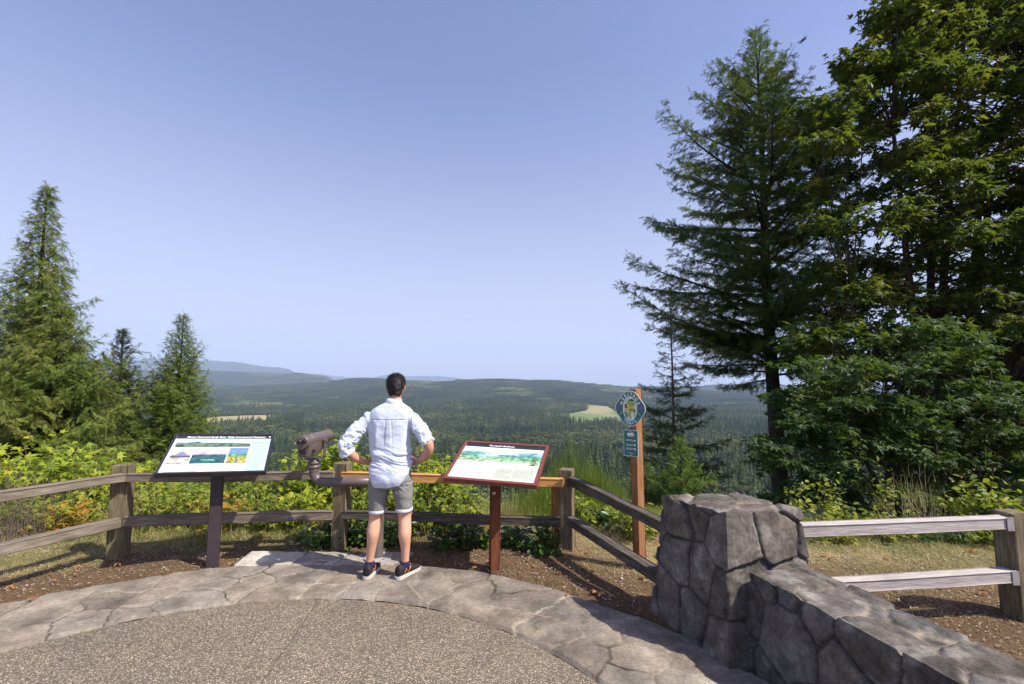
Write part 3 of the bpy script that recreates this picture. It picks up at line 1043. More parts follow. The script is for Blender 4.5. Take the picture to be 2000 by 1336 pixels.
    def mount(s, t):
        """dusk mountain over a pale river bed"""
        sk = np.stack([.86 - .25 * t, .42 + .1 * t, .40 + .22 * t], -1) * (1 + .15 * fbm(np.c_[s * 3, t * 12], 3, 3))[:, None]
        pk = .46 - .26 * np.exp(-((s - .52) / .24) ** 2) + .03 * fbm(np.c_[s * 9, s * 0], 4, 3)
        m = t > pk; sk[m] = np.array([.16, .2, .33])
        m = t > .5 + .03 * fbm(np.c_[s * 8, s * 0], 5, 3); sk[m] = np.array([.05, .08, .10])
        m = t > .6; sk[m] = (np.array([.45, .38, .33]) * (1 + .7 * fbm(np.c_[s * 5, t * 22], 6, 4))[:, None])[m]
        return sk

    def dusk(s, t):
        sk = np.stack([.72 + .12 * t, .42 - .05 * t, .36 + .2 * t], -1) * (1 + .12 * fbm(np.c_[s * 2, t * 9], 13, 3))[:, None]
        pk = .38 - .13 * np.exp(-((s - .3) / .09) ** 2)
        m = t > pk; sk[m] = (np.array([.33, .27, .42]))
        m = t > .44 + .02 * fbm(np.c_[s * 9, s * 0], 15, 3); sk[m] = (np.array([.03, .10, .12]) * (1 + .5 * fbm(np.c_[s * 9, t * 14], 16, 3))[:, None])[m]
        g = ((s - .5) / .28) ** 2 + ((t - .78) / .07) ** 2 + .5 * fbm(np.c_[s * 12, t * 12], 17, 3) < .7
        sk[g] = np.array([.12, .35, .22])
        return sk

    def valley(s, t):
        sk = np.stack([.10 + .1 * t, .18 + .3 * t, .75 - .1 * t], -1)
        m = t > .3 - .12 * np.exp(-((s - .45) / .15) ** 2); sk[m] = np.array([.12, .2, .42])
        m = t > .42 + .03 * fbm(np.c_[s * 6, s * 0], 25, 3); sk[m] = (np.array([.08, .25, .1]) * (1 + .6 * fbm(np.c_[s * 9, t * 9], 26, 3))[:, None])[m]
        m = t > .6; sk[m] = (np.array([.28, .24, .05]) * (1 + .9 * fbm(np.c_[s * 12, t * 12], 27, 3))[:, None])[m]
        m = (np.abs(s - .55 + (t - .8) * .4) < .07) & (t > .78); sk[m] = np.array([.08, .14, .35])
        return sk

    def pano(s, t):
        hz = .25 + .12 * fbm(np.c_[s * 5, s * 0], 33, 3) - .4 * np.exp(-((s - .28) / .025) ** 2)
        c = np.array([.07, .12, .07])[None] * (1 + .8 * fbm(np.c_[s * 22, t * 5], 34, 4))[:, None] + np.array([.05, .06, .09]) * (1 - t)[:, None]
        c[t < hz] = np.array([.52, .74, .86])
        return c

    def water(s, t):
        """loose watercolour of wooded ridges"""
        n = fbm(np.c_[s * 5, t * 7], 43, 5)
        n2 = fbm(np.c_[s * 26, t * 14], 44, 4)
        base = np.array([.66, .76, .84])[None] * np.ones((len(s), 1))
        base = base + (np.array([.42, .52, .70]) - base) * (sstep(.12, .2, t + .05 * n) * (1 - sstep(.25, .36, t)))[:, None] * .8
        g = sstep(.26, .4, t + .10 * n + .05 * np.sin(s * 9)) * (1 - sstep(.74, .98, t + .08 * n))
        gc = np.array([.10, .30, .26])[None] + (np.array([.30, .46, .22]) - np.array([.10, .30, .26]))[None] * sstep(.35, .85, t)[:, None]
        gc = gc * (1 + .75 * n2)[:, None]
        base = base + (gc - base) * (g * np.clip(.95 + .4 * n, 0, 1))[:, None]
        w = sstep(.80, .97, t + .07 * n); base = base + (np.array([.80, .82, .80]) - base) * w[:, None]
        tr = (np.abs(s - .93 + .03 * n2) < .035) & (t > .45) & (t < .9) & (n2 > -.1)
        base[tr] = np.array([.10, .16, .07])
        return base

    if left:
        patch('header_band', .024, .034, .976, .118, M['header'], .0008)
        title('title_lettering', 'Mount Hood and Sandy River Valley from Jonsrud Viewpoint', .515, .082, .033, M['white_paint'], .70)
        mb = MB(); a = np.arange(20) / 20 * 2 * math.pi
        mb.add(np.array([P(.958 + .011 * math.cos(x), .07 + .013 * math.sin(x), .0012) for x in a[::-1]]), [list(range(20))])
        mb.build('emblem', M['white_paint'], face)
        patch('sky_strip', .024, .122, .976, .225, M['skyblue'], .0008)
        patch('panorama_picture', .05, .2, .775, .345, M['print'], .0012, pano, 260, 40)
        patch('dusk_mountain_picture', .05, .375, .235, .76, M['print'], .0012, mount, 80, 80)
        patch('pink_sky_picture', .248, .375, .572, .76, M['print'], .0012, dusk, 130, 80)
        patch('river_picture', .584, .375, .772, .76, M['print'], .0012, valley, 80, 80)
        patch('side_column', .785, .25, .974, .965, M['skyblue'], .0009)
        patch('side_rule', .785, .232, .974, .246, M['post_black'], .0009)
        lines('side_text', .80, .30, .955, .94, 20, M['sign_grey'], 5, .0030, .3)
        lines('body_text', .065, .80, .40, .95, 7, M['sign_grey'], 6, .0036)
        lines('body_text', .43, .80, .75, .88, 3, M['sign_grey'], 7, .0036)
        title('drop_capital', 'J', .05, .82, .04, M['header'], .009)
    else:
        patch('header_band', .034, .05, .966, .135, M['header'], .0008)
        title('title_lettering', 'The Devil\u2019s Backbone', .46, .095, .033, M['white_paint'], .27)
        patch('watercolour_picture', .034, .14, .966, .60, M['print'], .0008, water, 240, 110)
        patch('cream_field', .50, .60, .966, .953, M['cream'], .0008)
        lines('body_text', .075, .64, .27, .93, 13, M['sign_grey'], 8, .0026)
        lines('body_text', .285, .64, .47, .93, 13, M['sign_grey'], 9, .0026)
        lines('side_text', .53, .66, .70, .9, 10, M['sign_grey'], 10, .0028, .4)
        lines('side_text', .72, .66, .93, .86, 8, M['sign_grey'], 11, .0028, .4)
        title('drop_capital', 'J', .055, .66, .05, M['header'], .010)
    return root


panel('left')
panel('right')


# ================================================================== telescope
def telescope():
    X0 = -1.335
    root = thing('viewing_telescope', 'brown coin telescope on a bent pole arm beside the man', 'telescope', (X0, 4.66, 0))
    # footing plate
    mb = MB()
    k = 8; a = (np.arange(k) + .5) / k * 2 * math.pi
    mb.prism(np.c_[np.cos(a), np.sin(a)] * .145, .006, .022, (V3(X0 + .02, 4.67, 0), V3(1, 0, 0), V3(0, 1, 0), V3(0, 0, 1)))
    pl = mb.build('base_plate', M['plate'], root)
    mb = MB()
    for q in range(4):
        b = V3(X0 + .02 + .105 * math.cos(q * math.pi / 2 + .785), 4.67 + .105 * math.sin(q * math.pi / 2 + .785), .022)
        mb = MB(); mb.tube([b, b + [0, 0, .02]], .011, 6); mb.build('bolt', M['steel'], pl)
    mb = MB()
    mb.tube([(X0, 4.69, .02), (X0, 4.69, .03), (X0, 4.69, .045), (X0, 4.69, .75), (X0, 4.69, .80), (X0, 4.69, .805)], [.062, .062, .055, .053, .05, .02], 28)
    mb.build('pole', M['bronze'], root, True)
    mb = MB()
    zc, r = .742, .047
    path = [(X0 - .02, 4.69, zc), (-1.60, 4.68, zc), (-1.86, 4.665, zc)]
    for t in np.linspace(0, 1, 8)[1:]:
        an = t * math.pi / 2
        path.append((-1.875 - .11 * math.sin(an), 4.66, zc + .11 * (1 - math.cos(an))))
    path.append((-1.986, 4.66, .90))
    rr = [r] * (len(path) - 1) + [.058]
    mb.tube(path, rr, 24)
    mb.tube([(X0 - .065, 4.69, zc), (X0 - .02, 4.69, zc)], .056, 24)
    mb.build('arm', M['bronze'], root, True)
    C0 = V3(-1.986, 4.66, 0)
    mb = MB()
    def ring(z, r_): return C0 + [0, 0, z], r_
    prof = [(.885, .060), (.890, .063), (.905, .063), (.908, .058), (.925, .058), (.930, .066), (.942, .066), (.946, .056), (.955, .048), (.975, .034), (.985, .034)]
    mb.tube([C0 + [0, 0, z] for z, _ in prof], [q for _, q in prof], 28)
    mb.build('swivel_collar', M['bronze'], root, True)
    # yoke
    sx = .098
    body = V3(-1.975, 4.56, 0)
    mb = MB()
    yk = V3(-1.975, 4.645, 0)
    for s in (-1, 1):
        mb.box(yk + [s * sx, 0, 1.083], (.016, .040, .17), None, 0, .004)
        mb.tube([yk + [s * (sx - .012), 0, 1.155], yk + [s * (sx + .018), 0, 1.155]], .022, 18)
    pts = [(-sx, 1.0), (-sx + .004, .99), (-sx + .02, .984), (0, .982), (sx - .02, .984), (sx - .004, .99), (sx, 1.0)]
    V = []
    for (x, z) in pts:
        for (dy, dz) in ((-.022, -.008), (.022, -.008), (.022, .008), (-.022, .008)):
            V.append(yk + [x, dy, z + dz])
    G = np.array(V).reshape(len(pts), 4, 3).transpose(1, 0, 2)
    mb.grid(G, closed_u=True)
    y = mb.build('yoke', M['bronze'], root, False)
    # body: tube above a tapered box
    a0, a1 = V3(-1.968, 4.33, 1.172), V3(-1.955, 4.90, 1.178)
    d = norm(a1 - a0)
    mb = MB()
    L = np.linalg.norm(a1 - a0)
    pr = [(0, .030), (.0, .055), (.006, .061), (.055, .064), (.06, .071), (.068, .071), (.072, .065), (.10, .065), (.104, .069), (.112, .069), (.116, .0625), (L - .04, .060), (L - .03, .063), (L, .063), (L, .052), (L - .03, .050)]
    mb.tube([a0 + d * x for x, _ in pr], [q for _, q in pr], 32, cap=True)
    bx = [(-.062, 1.16), (.062, 1.16), (.064, 1.08), (.05, 1.032), (-.05, 1.032), (-.064, 1.08)]
    secs = []
    for (y_, sc_, lift) in ((4.37, .86, .008), (4.385, 1, 0), (4.64, 1, 0), (4.72, .9, .045), (4.735, .8, .06)):
        secs.append([V3(-1.966 + x * sc_, y_, z + (lift if z < 1.1 else 0)) for x, z in bx])
    G = np.array(secs).transpose(1, 0, 2)
    mb.grid(G, closed_u=True)
    nn_ = len(secs)
    base = mb.n - G.shape[0] * G.shape[1]
    for e_, fl in ((0, 1), (nn_ - 1, -1)):
        mb.l.append((np.arange(6) * nn_ + e_ + base)[::fl]); mb.t.append(np.array([6])); mb.m.append(np.array([0]))
    b = mb.build('scope_body', M['bronze'], root, False)
    flatten_normals(b)
    m = b.modifiers.new('b', 'BEVEL'); m.width = .004; m.segments = 2; m.limit_method = 'ANGLE'
    for p_ in b.data.polygons: p_.use_smooth = True
    b.data.set_sharp_from_angle(angle=.6)
    # eyepieces, coin knob, sights
    mb = MB()
    for s in (-1, 1):
        q = a0 + V3(s * .024, 0, .012)
        mb.tube([q + d * .01, q - d * .012, q - d * .018, q - d * .018], [.017, .019, .016, .008], 18)
    mb.build('eyepiece', M['bronze_dark'], b, True)
    mb = MB(); q = V3(-1.906, 4.43, 1.085)
    mb.tube([q, q + [.022, 0, 0], q + [.026, 0, 0]], [.016, .016, .010], 18)
    mb.build('coin_knob', M['bronze_dark'], b, True)
    mb = MB(); q = V3(-1.975, 4.368, 1.075)
    mb.box(q, (.07, .012, .035), None, 0, .004)
    mb.build('coin_slot', M['bronze_dark'], b)
    mb = MB()
    mb.box(a0 + d * .11 + [0, 0, .075], (.010, .016, .022), None, 0, .002)
    mb.box(a0 + d * .11 + [-.016, 0, .075], (.006, .016, .030), None, 0, .002)
    mb.build('sight', M['bronze'], b)
    mb = MB(); mb.box(a0 + d * (L - .03) + [0, 0, .068], (.006, .02, .02), None, 0, .002)
    mb.build('sight', M['bronze'], b)


telescope()


# ================================================================== trail sign
def trail_sign():
    base = V3(1.205, 4.47, 0)
    root = thing('trail_sign', 'tall red timber post with a round green trail sign and a small green notice', 'trail sign', tuple(base))
    psi = math.atan2(base[0], base[1])
    rot = math.radians(47)
    p = beam('post', base + [0, 0, -.3], base + [0, 0, 1.672], .089, .089, M['post_red'], root, 9, roll=0, n=12, wav=.002, bev=.004)
    flatten_normals(p)
    p.rotation_euler = (Matrix.Rotation(-psi - rot, 3, 'Z') @ p.rotation_euler.to_matrix()).to_euler()
    ph = math.radians(30)
    view = -norm(V3(base[0], base[1], 0))
    a = math.atan2(view[1], view[0]) - ph
    n = V3(math.cos(a), math.sin(a), 0); u = np.cross(V3(0, 0, 1), n); w = V3(0, 0, 1)
    nb = math.atan2(view[1], view[0]) - rot
    org = base + V3(math.cos(nb), math.sin(nb), 0) * .050 + n * .012
    u_off = -.012

    def outline(rx, rz, k=72, bul=1.0):
        out = []
        for i in range(k):
            t = i / k * 2 * math.pi
            c, s = math.cos(t), math.sin(t)
            # tall oval with a rounded lobe on either side
            r1 = 1 / math.sqrt((c / .76) ** 2 + s ** 2)
            cc, rr = .50, .44                                  # side lobe: circle of radius rr centred at cc
            disc = rr * rr - (cc * s) ** 2
            r2 = abs(c) * cc + math.sqrt(disc) if disc > 0 else 0
            r_ = (r1 ** 9 + r2 ** 9) ** (1 / 9)
            out.append((r_ * c * rx, r_ * s * rz))
        return np.array(out)

    def ell(rx, rz, cx=0, cz=0, k=40):
        t = np.arange(k) / k * 2 * math.pi
        return np.c_[cx + np.cos(t) * rx, cz + np.sin(t) * rz]

    ctr = org + w * 1.483 + u * u_off
    fr = (ctr, u, w, n)
    S = .172
    mb = MB(); mb.prism(outline(S, S), 0, .004, fr); plate = mb.build('round_sign', M['white_paint'], root)

    def add(name, poly, e, mat, par=plate, th=.0006):
        mb = MB(); mb.prism(poly, e, e + th, fr if par is plate else fr2); return mb.build(name, mat, par)
    add('green_field', outline(S - .006, S - .006), .004, M['green_sign'])
    add('emblem_rim', ell(.078, .118), .0046, M['white_paint'])
    mk = lambda nm, c: M.setdefault(nm, simple(nm, c, .5, .3, 0, .05))
    lime, navy, yel, redd, pur, sky = mk('sign_lime', (.32, .42, .12)), mk('sign_navy', (.03, .03, .12)), mk('sign_yellow', (.65, .5, .12)), mk('sign_red', (.4, .05, .05)), mk('sign_purple', (.25, .08, .35)), mk('sign_pale_green', (.5, .68, .55))
    add('emblem_sky', ell(.073, .113), .0052, sky)
    add('emblem_hill', ell(.045, .038, .015, .052), .0058, lime)
    add('emblem_hill', ell(.034, .045, .018, -.052), .0058, lime)
    add('emblem_path', np.array([(-.05, .0), (-.01, .022), (.05, .004), (.06, -.012), (.03, -.03), (-.02, -.02), (-.062, -.03)]), .0059, yel)
    add('emblem_barn', np.array([(-.055, .005), (-.028, .005), (-.028, .036), (-.042, .048), (-.055, .036)]), .0064, redd)
    add('emblem_house', np.array([(-.02, .0), (.0, .0), (.0, .034), (-.01, .044), (-.02, .034)]), .0064, yel)
    add('emblem_roof', np.array([(-.012, .075), (.052, .075), (.036, .092), (.004, .092)]), .0064, navy)
    add('emblem_roof', np.array([(0.0, .0), (.056, -.01), (.058, -.03), (.044, -.028), (.04, -.014), (.012, -.012), (.002, -.03)]), .0066, navy)
    add('emblem_figure', np.array([(.016, -.036), (.036, -.036), (.04, -.09), (.022, -.105), (.012, -.07)]), .0068, M['white_paint'])
    add('emblem_figure', np.array([(-.06, -.035), (-.052, -.032), (-.03, -.085), (-.038, -.094)]), .0064, navy)
    add('emblem_figure', np.array([(-.046, -.03), (-.038, -.028), (-.018, -.07), (-.026, -.08)]), .0064, navy)
    for sx in (-1, 1):
        for q in range(5):
            t = q / 5 * 2 * math.pi
            add('flower', ell(.009, .009, sx * .118 + .013 * math.cos(t), .012 + .013 * math.sin(t), 10), .0050 + .0001 * q, pur)
        c_, s_ = math.cos(sx * .6), math.sin(sx * .6)
        e_ = ell(.005, .022, 0, 0, 16) @ np.array([[c_, s_], [-s_, c_]])
        add('leaf_mark', e_ + [sx * .098, -.048], .0050, lime)

    def letters(txt, r, a0, a1, size, flip=False):
        me_all = MB()
        for i, ch in enumerate(txt):
            tt = a0 + (a1 - a0) * (i / (len(txt) - 1))
            cu = bpy.data.curves.new('t', 'FONT'); cu.body = ch; cu.size = size; cu.align_x = 'CENTER'; cu.align_y = 'CENTER'; cu.offset = size * .03; cu.resolution_u = 3; cu.extrude = .0003
            to = bpy.data.objects.new('t', cu); COL.objects.link(to)
            me = bpy.data.meshes.new_from_object(to.evaluated_get(bpy.context.evaluated_depsgraph_get()))
            bpy.data.objects.remove(to); bpy.data.curves.remove(cu)
            V = np.array([x.co[:] for x in me.vertices])
            V[:, 0] *= 1.05
            ang = tt - math.pi / 2 if not flip else tt + math.pi / 2
            c, s = math.cos(ang), math.sin(ang)
            x = V[:, 0] * c - V[:, 1] * s + r[0] * math.cos(tt); z = V[:, 0] * s + V[:, 1] * c + r[1] * math.sin(tt)
            me_all.add(ctr + x[:, None] * u + z[:, None] * w + (V[:, 2:] + .0052) * n, [list(p_.vertices) for p_ in me.polygons])
            bpy.data.meshes.remove(me)
        return me_all.build('lettering', M['white_paint'], plate)
    letters('HERITAGE', (.098, .139), rad(158), rad(22), .040)
    letters('TRAIL', (.10, .139), rad(-124), rad(-56), .040, True)
    for zz in (-.163, .163):
        q = ctr + w * zz
        mb = MB(); mb.tube([q + n * .004, q + n * .009], .006, 10); mb.build('screw', M['steel'], plate)
    # notice
    z1 = at(1233, 866, 4.43)[2]
    c2 = org + w * z1 + u * u_off
    fr2 = (c2, u, w, n)
    W_, H_ = .078, .124
    rect = lambda a, b, x=0, z=0: np.array([(x - a, z - b), (x + a, z - b), (x + a, z + b), (x - a, z + b)])
    mb = MB(); mb.prism(rect(W_, H_), 0, .004, fr2); nt = mb.build('notice', M['skyblue'], root)
    add('green_field', rect(W_ - .006, H_ - .006), .004, M['green_sign'], nt)
    add('roof_logo', np.array([(-.036, .078), (.036, .078), (.036, .09), (.02, .104), (-.005, .094), (-.02, .1), (-.036, .09)]), .0048, M['white_paint'], nt)
    add('logo_bar', rect(.036, .004, 0, .070), .0048, M['white_paint'], nt)
    rs = RS(3)
    for zz in (.032, .022, -.012, -.022, -.048, -.058):
        x = -.052
        while x < .02:
            x2 = x + rs.uniform(.008, .02)
            add('text_line', rect((x2 - x) / 2 - .0015, .0022, (x + x2) / 2, zz), .0048, M['white_paint'], nt, .0004)
            x = x2
    for zz in (.026, -.016, -.054):
        add('symbol', ell(.009, .010, .044, zz, 12), .0048, M['white_paint'], nt)
    add('text_line', rect(.03, .0018, 0, -.095), .0048, M['white_paint'], nt, .0004)
    for zz in (-.113, .113):
        q = c2 + w * zz
        mb = MB(); mb.tube([q + n * .004, q + n * .009], .006, 10); mb.build('screw', M['steel'], nt)


trail_sign()


# ================================================================== the man
def catmull(P, n):
    P = np.asarray(P, float)
    Q = np.vstack([2 * P[0] - P[1], P, 2 * P[-1] - P[-2]])
    out = []
    for i in range(len(P) - 1):
        a, b, c, d = Q[i:i + 4]
        for t in np.linspace(0, 1, n, endpoint=False):
            out.append(.5 * ((2 * b) + (-a + c) * t + (2 * a - 5 * b + 4 * c - d) * t * t + (-a + 3 * b - 3 * c + d) * t ** 3))
    out.append(P[-1])
    return np.array(out)


def limb(mb, pts, n=18, sub=5, ref=(0, 1, 0)):
    """pts rows: x, y, z, r_ref, r_side -> a smooth tapered closed limb"""
    C = catmull(pts, sub)
    P = C[:, :3]
    T = norm(np.gradient(P, axis=0))
    # rounded ends
    a, b = P[0] - T[0] * C[0, 3] * .55, P[-1] + T[-1] * C[-1, 3] * .55
    P2 = np.vstack([a, P[0] - T[0] * C[0, 3] * .4, P, P[-1] + T[-1] * C[-1, 3] * .4, b])
    r1 = np.r_[C[0, 3] * .25, C[0, 3] * .7, C[:, 3], C[-1, 3] * .7, C[-1, 3] * .25]
    r2 = np.r_[C[0, 4] * .25, C[0, 4] * .7, C[:, 4], C[-1, 4] * .7, C[-1, 4] * .25]
    mb.tube(P2, r1, n, ref=ref, rx=r2)


def loft(mb, secs, n=40, cap=True, power=2.0, sub=4, zfun=None):
    """secs rows: x, y, z, rx, ry  (horizontal superellipse rings)"""
    C = catmull(secs, sub)
    a = np.arange(n) / n * 2 * math.pi
    ca, sa = np.cos(a), np.sin(a)
    ex = np.sign(ca) * np.abs(ca) ** (2 / power); ey = np.sign(sa) * np.abs(sa) ** (2 / power)
    G = np.zeros((n, len(C), 3))
    for i, c in enumerate(C):
        G[:, i, 0] = c[0] + ex * c[3]; G[:, i, 1] = c[1] + ey * c[4]; G[:, i, 2] = c[2]
    if zfun is not None: G = zfun(G, a)
    mb.grid(G, closed_u=True)
    k = len(C)
    if cap:
        base = mb.n - n * k
        c0, c1 = mb.n, mb.n + 1
        m0, m1 = G[:, 0].mean(0), G[:, -1].mean(0)
        if isinstance(cap, float): m0 = m0 + np.array([0, 0, cap])
        mb.add(np.array([m0, m1]), np.zeros((0, 3), int))
        i = np.arange(n); j = (i + 1) % n
        mb.l.append(np.stack([base + j * k, base + i * k, np.full(n, c0)], 1).ravel()); mb.t.append(np.full(n, 3)); mb.m.append(np.zeros(n, int))
        mb.l.append(np.stack([base + i * k + k - 1, base + j * k + k - 1, np.full(n, c1)], 1).ravel()); mb.t.append(np.full(n, 3)); mb.m.append(np.zeros(n, int))


def ellipsoid(mb, c, r, R=None, nu=24, nv=14):
    u = np.arange(nu) / nu * 2 * math.pi; v = np.linspace(.02, math.pi - .02, nv)
    U, Vv = np.meshgrid(u, v, indexing='ij')
    P = np.stack([np.cos(U) * np.sin(Vv) * r[0], np.sin(U) * np.sin(Vv) * r[1], -np.cos(Vv) * r[2]], -1)
    if R is not None: P = P @ np.asarray(R).T
    P = P + np.asarray(c, float)
    mb.grid(P, closed_u=True)
    base = mb.n - nu * nv
    mb.l.append((np.arange(nu) * nv + base)[::-1]); mb.t.append(np.array([nu])); mb.m.append(np.array([0]))
    mb.l.append(np.arange(nu) * nv + nv - 1 + base); mb.t.append(np.array([nu])); mb.m.append(np.array([0]))


MX, MY = -1.11, 4.265          # where he stands
O = V3(MX, MY, .004)


def build_man():
    # --------- body: one continuous surface
    mb = MB()
    # legs (x, y, z, r front-back, r side); local x right, y forward
    limb(mb, [(-.085, .005, .86, .098, .088), (-.100, .0, .74, .092, .082), (-.122, .005, .60, .073, .066), (-.131, .008, .51, .062, .058), (-.140, -.010, .42, .062, .056), (-.144, -.016, .365, .062, .055), (-.156, -.006, .26, .047, .043), (-.168, -.004, .155, .034, .035), (-.170, .0, .09, .038, .035)])
    limb(mb, [(.090, .005, .86, .098, .088), (.108, .0, .74, .092, .080), (.128, .005, .60, .073, .066), (.133, .008, .51, .062, .058), (.141, -.010, .42, .063, .057), (.143, -.018, .36, .063, .057), (.147, -.006, .26, .047, .043), (.148, -.004, .155, .034, .035), (.146, .0, .09, .038, .035)])
    for sx, fx, fy in ((-.172, .01, .10), (.138, .040, .085)):                      # feet inside the shoes
        limb(mb, [(sx, -.02, .06, .030, .030), (sx + fx * .5, fy * .5, .05, .028, .034), (sx + fx, fy, .035, .020, .036), (sx + fx * 1.4, fy * 1.4, .03, .014, .030)], ref=(0, 0, 1))
    # torso and neck
    loft(mb, [(0, -.01, .80, .14, .09), (.0, -.02, .90, .155, .100), (.0, -.005, 1.0, .150, .090), (.0, .0, 1.10, .145, .088), (-.003, .0, 1.25, .160, .094), (-.005, .0, 1.36, .165, .094), (.0, -.01, 1.44, .140, .080), (.006, -.012, 1.50, .085, .066), (.012, .0, 1.55, .060, .058), (.020, .010, 1.62, .056, .056), (.022, .012, 1.66, .05, .05)], power=2.3)
    # arms
    limb(mb, [(-.150, -.005, 1.405, .048, .046), (-.205, -.015, 1.395, .048, .046), (-.268, -.037, 1.335, .044, .042), (-.335, -.076, 1.252, .042, .042), (-.385, -.105, 1.175, .041, .043), (-.372, -.085, 1.115, .042, .043), (-.325, -.04, 1.055, .038, .037), (-.268, .005, 1.01, .027, .029), (-.235, .03, .998, .022, .030)])
    limb(mb, [(.150, -.005, 1.400, .048, .046), (.200, -.015, 1.385, .048, .046), (.258, -.037, 1.32, .044, .042), (.318, -.075, 1.24, .044, .044), (.362, -.105, 1.178, .041, .042), (.352, -.085, 1.115, .042, .043), (.312, -.04, 1.055, .038, .037), (.258, .005, 1.012, .027, .029), (.226, .028, 1.002, .022, .030)])
    # hands: palms on the hips, fingers wrapped forward, thumbs back
    for s, wx, wy, wz in ((-1, -.232, .030, .997), (1, .223, .028, 1.001)):
        w_ = V3(wx, wy, wz)
        hip = V3(s * .178, .075, 1.0)
        limb(mb, [(*w_, .021, .029), (*(w_ * .5 + hip * .5), .019, .038), (*hip, .016, .042), (*(hip + [-s * .012, .03, 0]), .014, .038)], sub=4, ref=(s, 0, 0))
        for q, (dz, ln) in enumerate(((.032, .072), (.011, .080), (-.011, .075), (-.031, .060))):
            b = hip + V3(-s * .012, .032, dz)
            p1 = b + V3(-s * .014, ln * .42, dz * .10)
            p2 = p1 + V3(-s * .022, ln * .26, -.002)
            p3 = p2 + V3(-s * .026, ln * .12, -.003)
            limb(mb, [(*b, .0090, .0090), (*p1, .0082, .0085), (*p2, .0075, .0078), (*p3, .0064, .0066)], n=10, sub=3, ref=(s, 0, 0))
        t0 = w_ + V3(-s * .012, .010, .020)
        limb(mb, [(*t0, .013, .012), (*(t0 + V3(-s * .034, -.026, .014)), .0112, .011), (*(t0 + V3(-s * .058, -.060, .012)), .0096, .0098), (*(t0 + V3(-s * .074, -.084, .008)), .0078, .0082)], n=10, sub=3, ref=(0, 0, 1))
    # head
    hc = V3(.024, .020, 1.70)
    Rh = np.eye(3)
    ellipsoid(mb, hc + [0, -.005, .012], (.076, .096, .092))
    ellipsoid(mb, hc + [0, -.030, -.012], (.066, .066, .066))
    ellipsoid(mb, hc + [0, .030, -.045], (.060, .062, .062))
    ellipsoid(mb, hc + [0, .055, -.085], (.036, .034, .028))            # chin
    ellipsoid(mb, hc + [0, .062, .030], (.055, .032, .040))             # brow
    limb(mb, [(*(hc + [0, .088, .012]), .009, .008), (*(hc + [0, .101, -.012]), .011, .011), (*(hc + [0, .108, -.030]), .012, .014)], n=10, sub=3, ref=(0, 1, 0))
    ellipsoid(mb, hc + [0, .088, -.056], (.024, .012, .007)); ellipsoid(mb, hc + [0, .086, -.066], (.021, .012, .007))
    for s in (-1, 1):
        ellipsoid(mb, hc + [s * .036, .070, -.022], (.024, .022, .024))   # cheek
        c, sn = math.cos(s * .35), math.sin(s * .35)
        R = np.array([[c, -sn, 0], [sn, c, 0], [0, 0, 1.]])
        ellipsoid(mb, hc + [s * .082, -.008, -.018], (.008, .017, .031), R)
        ellipsoid(mb, hc + [s * .080, -.004, -.040], (.008, .010, .014), R)
    V, N, L = remesh(mb, .0042, 5, 'body')
    # skin tone: ruddier knees, elbows and calves
    base = np.array([.56, .33, .235])
    c = np.tile(base, (len(V), 1)) * (1 + .06 * fbm(V * 14, 2, 3))[:, None]
    leg = V[:, 2] < .62
    c[leg] = (np.array([.60, .335, .235]) * (1 + .08 * fbm(V * np.array([9, 9, 5]), 4, 3))[:, None])[leg]
    c[(V[:, 2] > .8)] *= np.array([.90, .80, .76])
    ear = (np.abs(V[:, 0] - .024) > .077) & (V[:, 2] > 1.62)
    c[ear] = np.array([.60, .25, .19])
    lips = (V[:, 1] > .096) & (np.abs(V[:, 2] - (1.70 - .061)) < .012) & (np.abs(V[:, 0] - .024) < .026)
    c[lips] = np.array([.42, .17, .14])
    b = MB(); b.add(V + O, L, 0, c)
    body = b.build('person', M['skin'], None, True, O)
    tag(body, 'man seen from behind with hands on hips in pale blue shirt and grey shorts', 'person')
    for s in (-1, 1):
        mb = MB(); ellipsoid(mb, O + hc + [s * .031, .080, .006], (.012, .011, .008), None, 14, 9)
        mb.build('eye', M['eye'], body, True)
        mb = MB(); ellipsoid(mb, O + hc + [s * .031, .0895, .006], (.0052, .003, .0052), None, 12, 7)
        mb.build('iris', M['hair'], body, True)

    # --------- hair: cap plus thousands of short locks
    mb = MB()
    ellipsoid(mb, hc + [0, -.010, .021], (.083, .102, .091), None, 36, 24)
    ellipsoid(mb, hc + [0, -.040, -.012], (.071, .065, .068), None, 30, 20)
    ellipsoid(mb, hc + [0, -.046, -.055], (.062, .045, .052), None, 30, 20)
    V, N, L = remesh(mb, .005, 6, 'hair')
    n = fbm(V * np.array([45, 45, 18]), 8, 3)
    V = V + N * (.0045 * n)[:, None]
    hl = V - hc
    # trim the cap to the hairline
    face = (hl[:, 1] > .058 - .4 * np.clip(hl[:, 2] - .045, -.2, .05)) & (hl[:, 2] < .055)
    temple = (hl[:, 1] > .020) & (hl[:, 2] < .006)
    ear_ = (np.abs(hl[:, 0]) > .058) & (hl[:, 2] < -.018) & (hl[:, 1] > -.04)
    nape = hl[:, 2] < -.092 + .012 * np.cos(hl[:, 0] * 55)
    drop = face | temple | ear_ | nape
    keep = ~drop[L].any(1)
    b = MB(); b.add(V + O, L[keep])
    rs = RS(5)
    ok = np.where(~drop)[0]
    I = rs.choice(ok, 9000)
    crown = hc + np.array([.004, -.045, .105])
    P0 = V[I] + N[I] * .001
    away = norm(P0 - crown)
    tang = norm(away - N[I] * (away * N[I]).sum(1)[:, None] + rs.normal(0, .22, (len(I), 3)))
    tang = norm(tang + np.c_[rs.normal(0, .1, len(I)), np.zeros(len(I)), -.15 * np.ones(len(I))])
    ln = rs.uniform(.012, .026, len(I)) * np.where(hl[I, 2] < -.02, .45, 1)
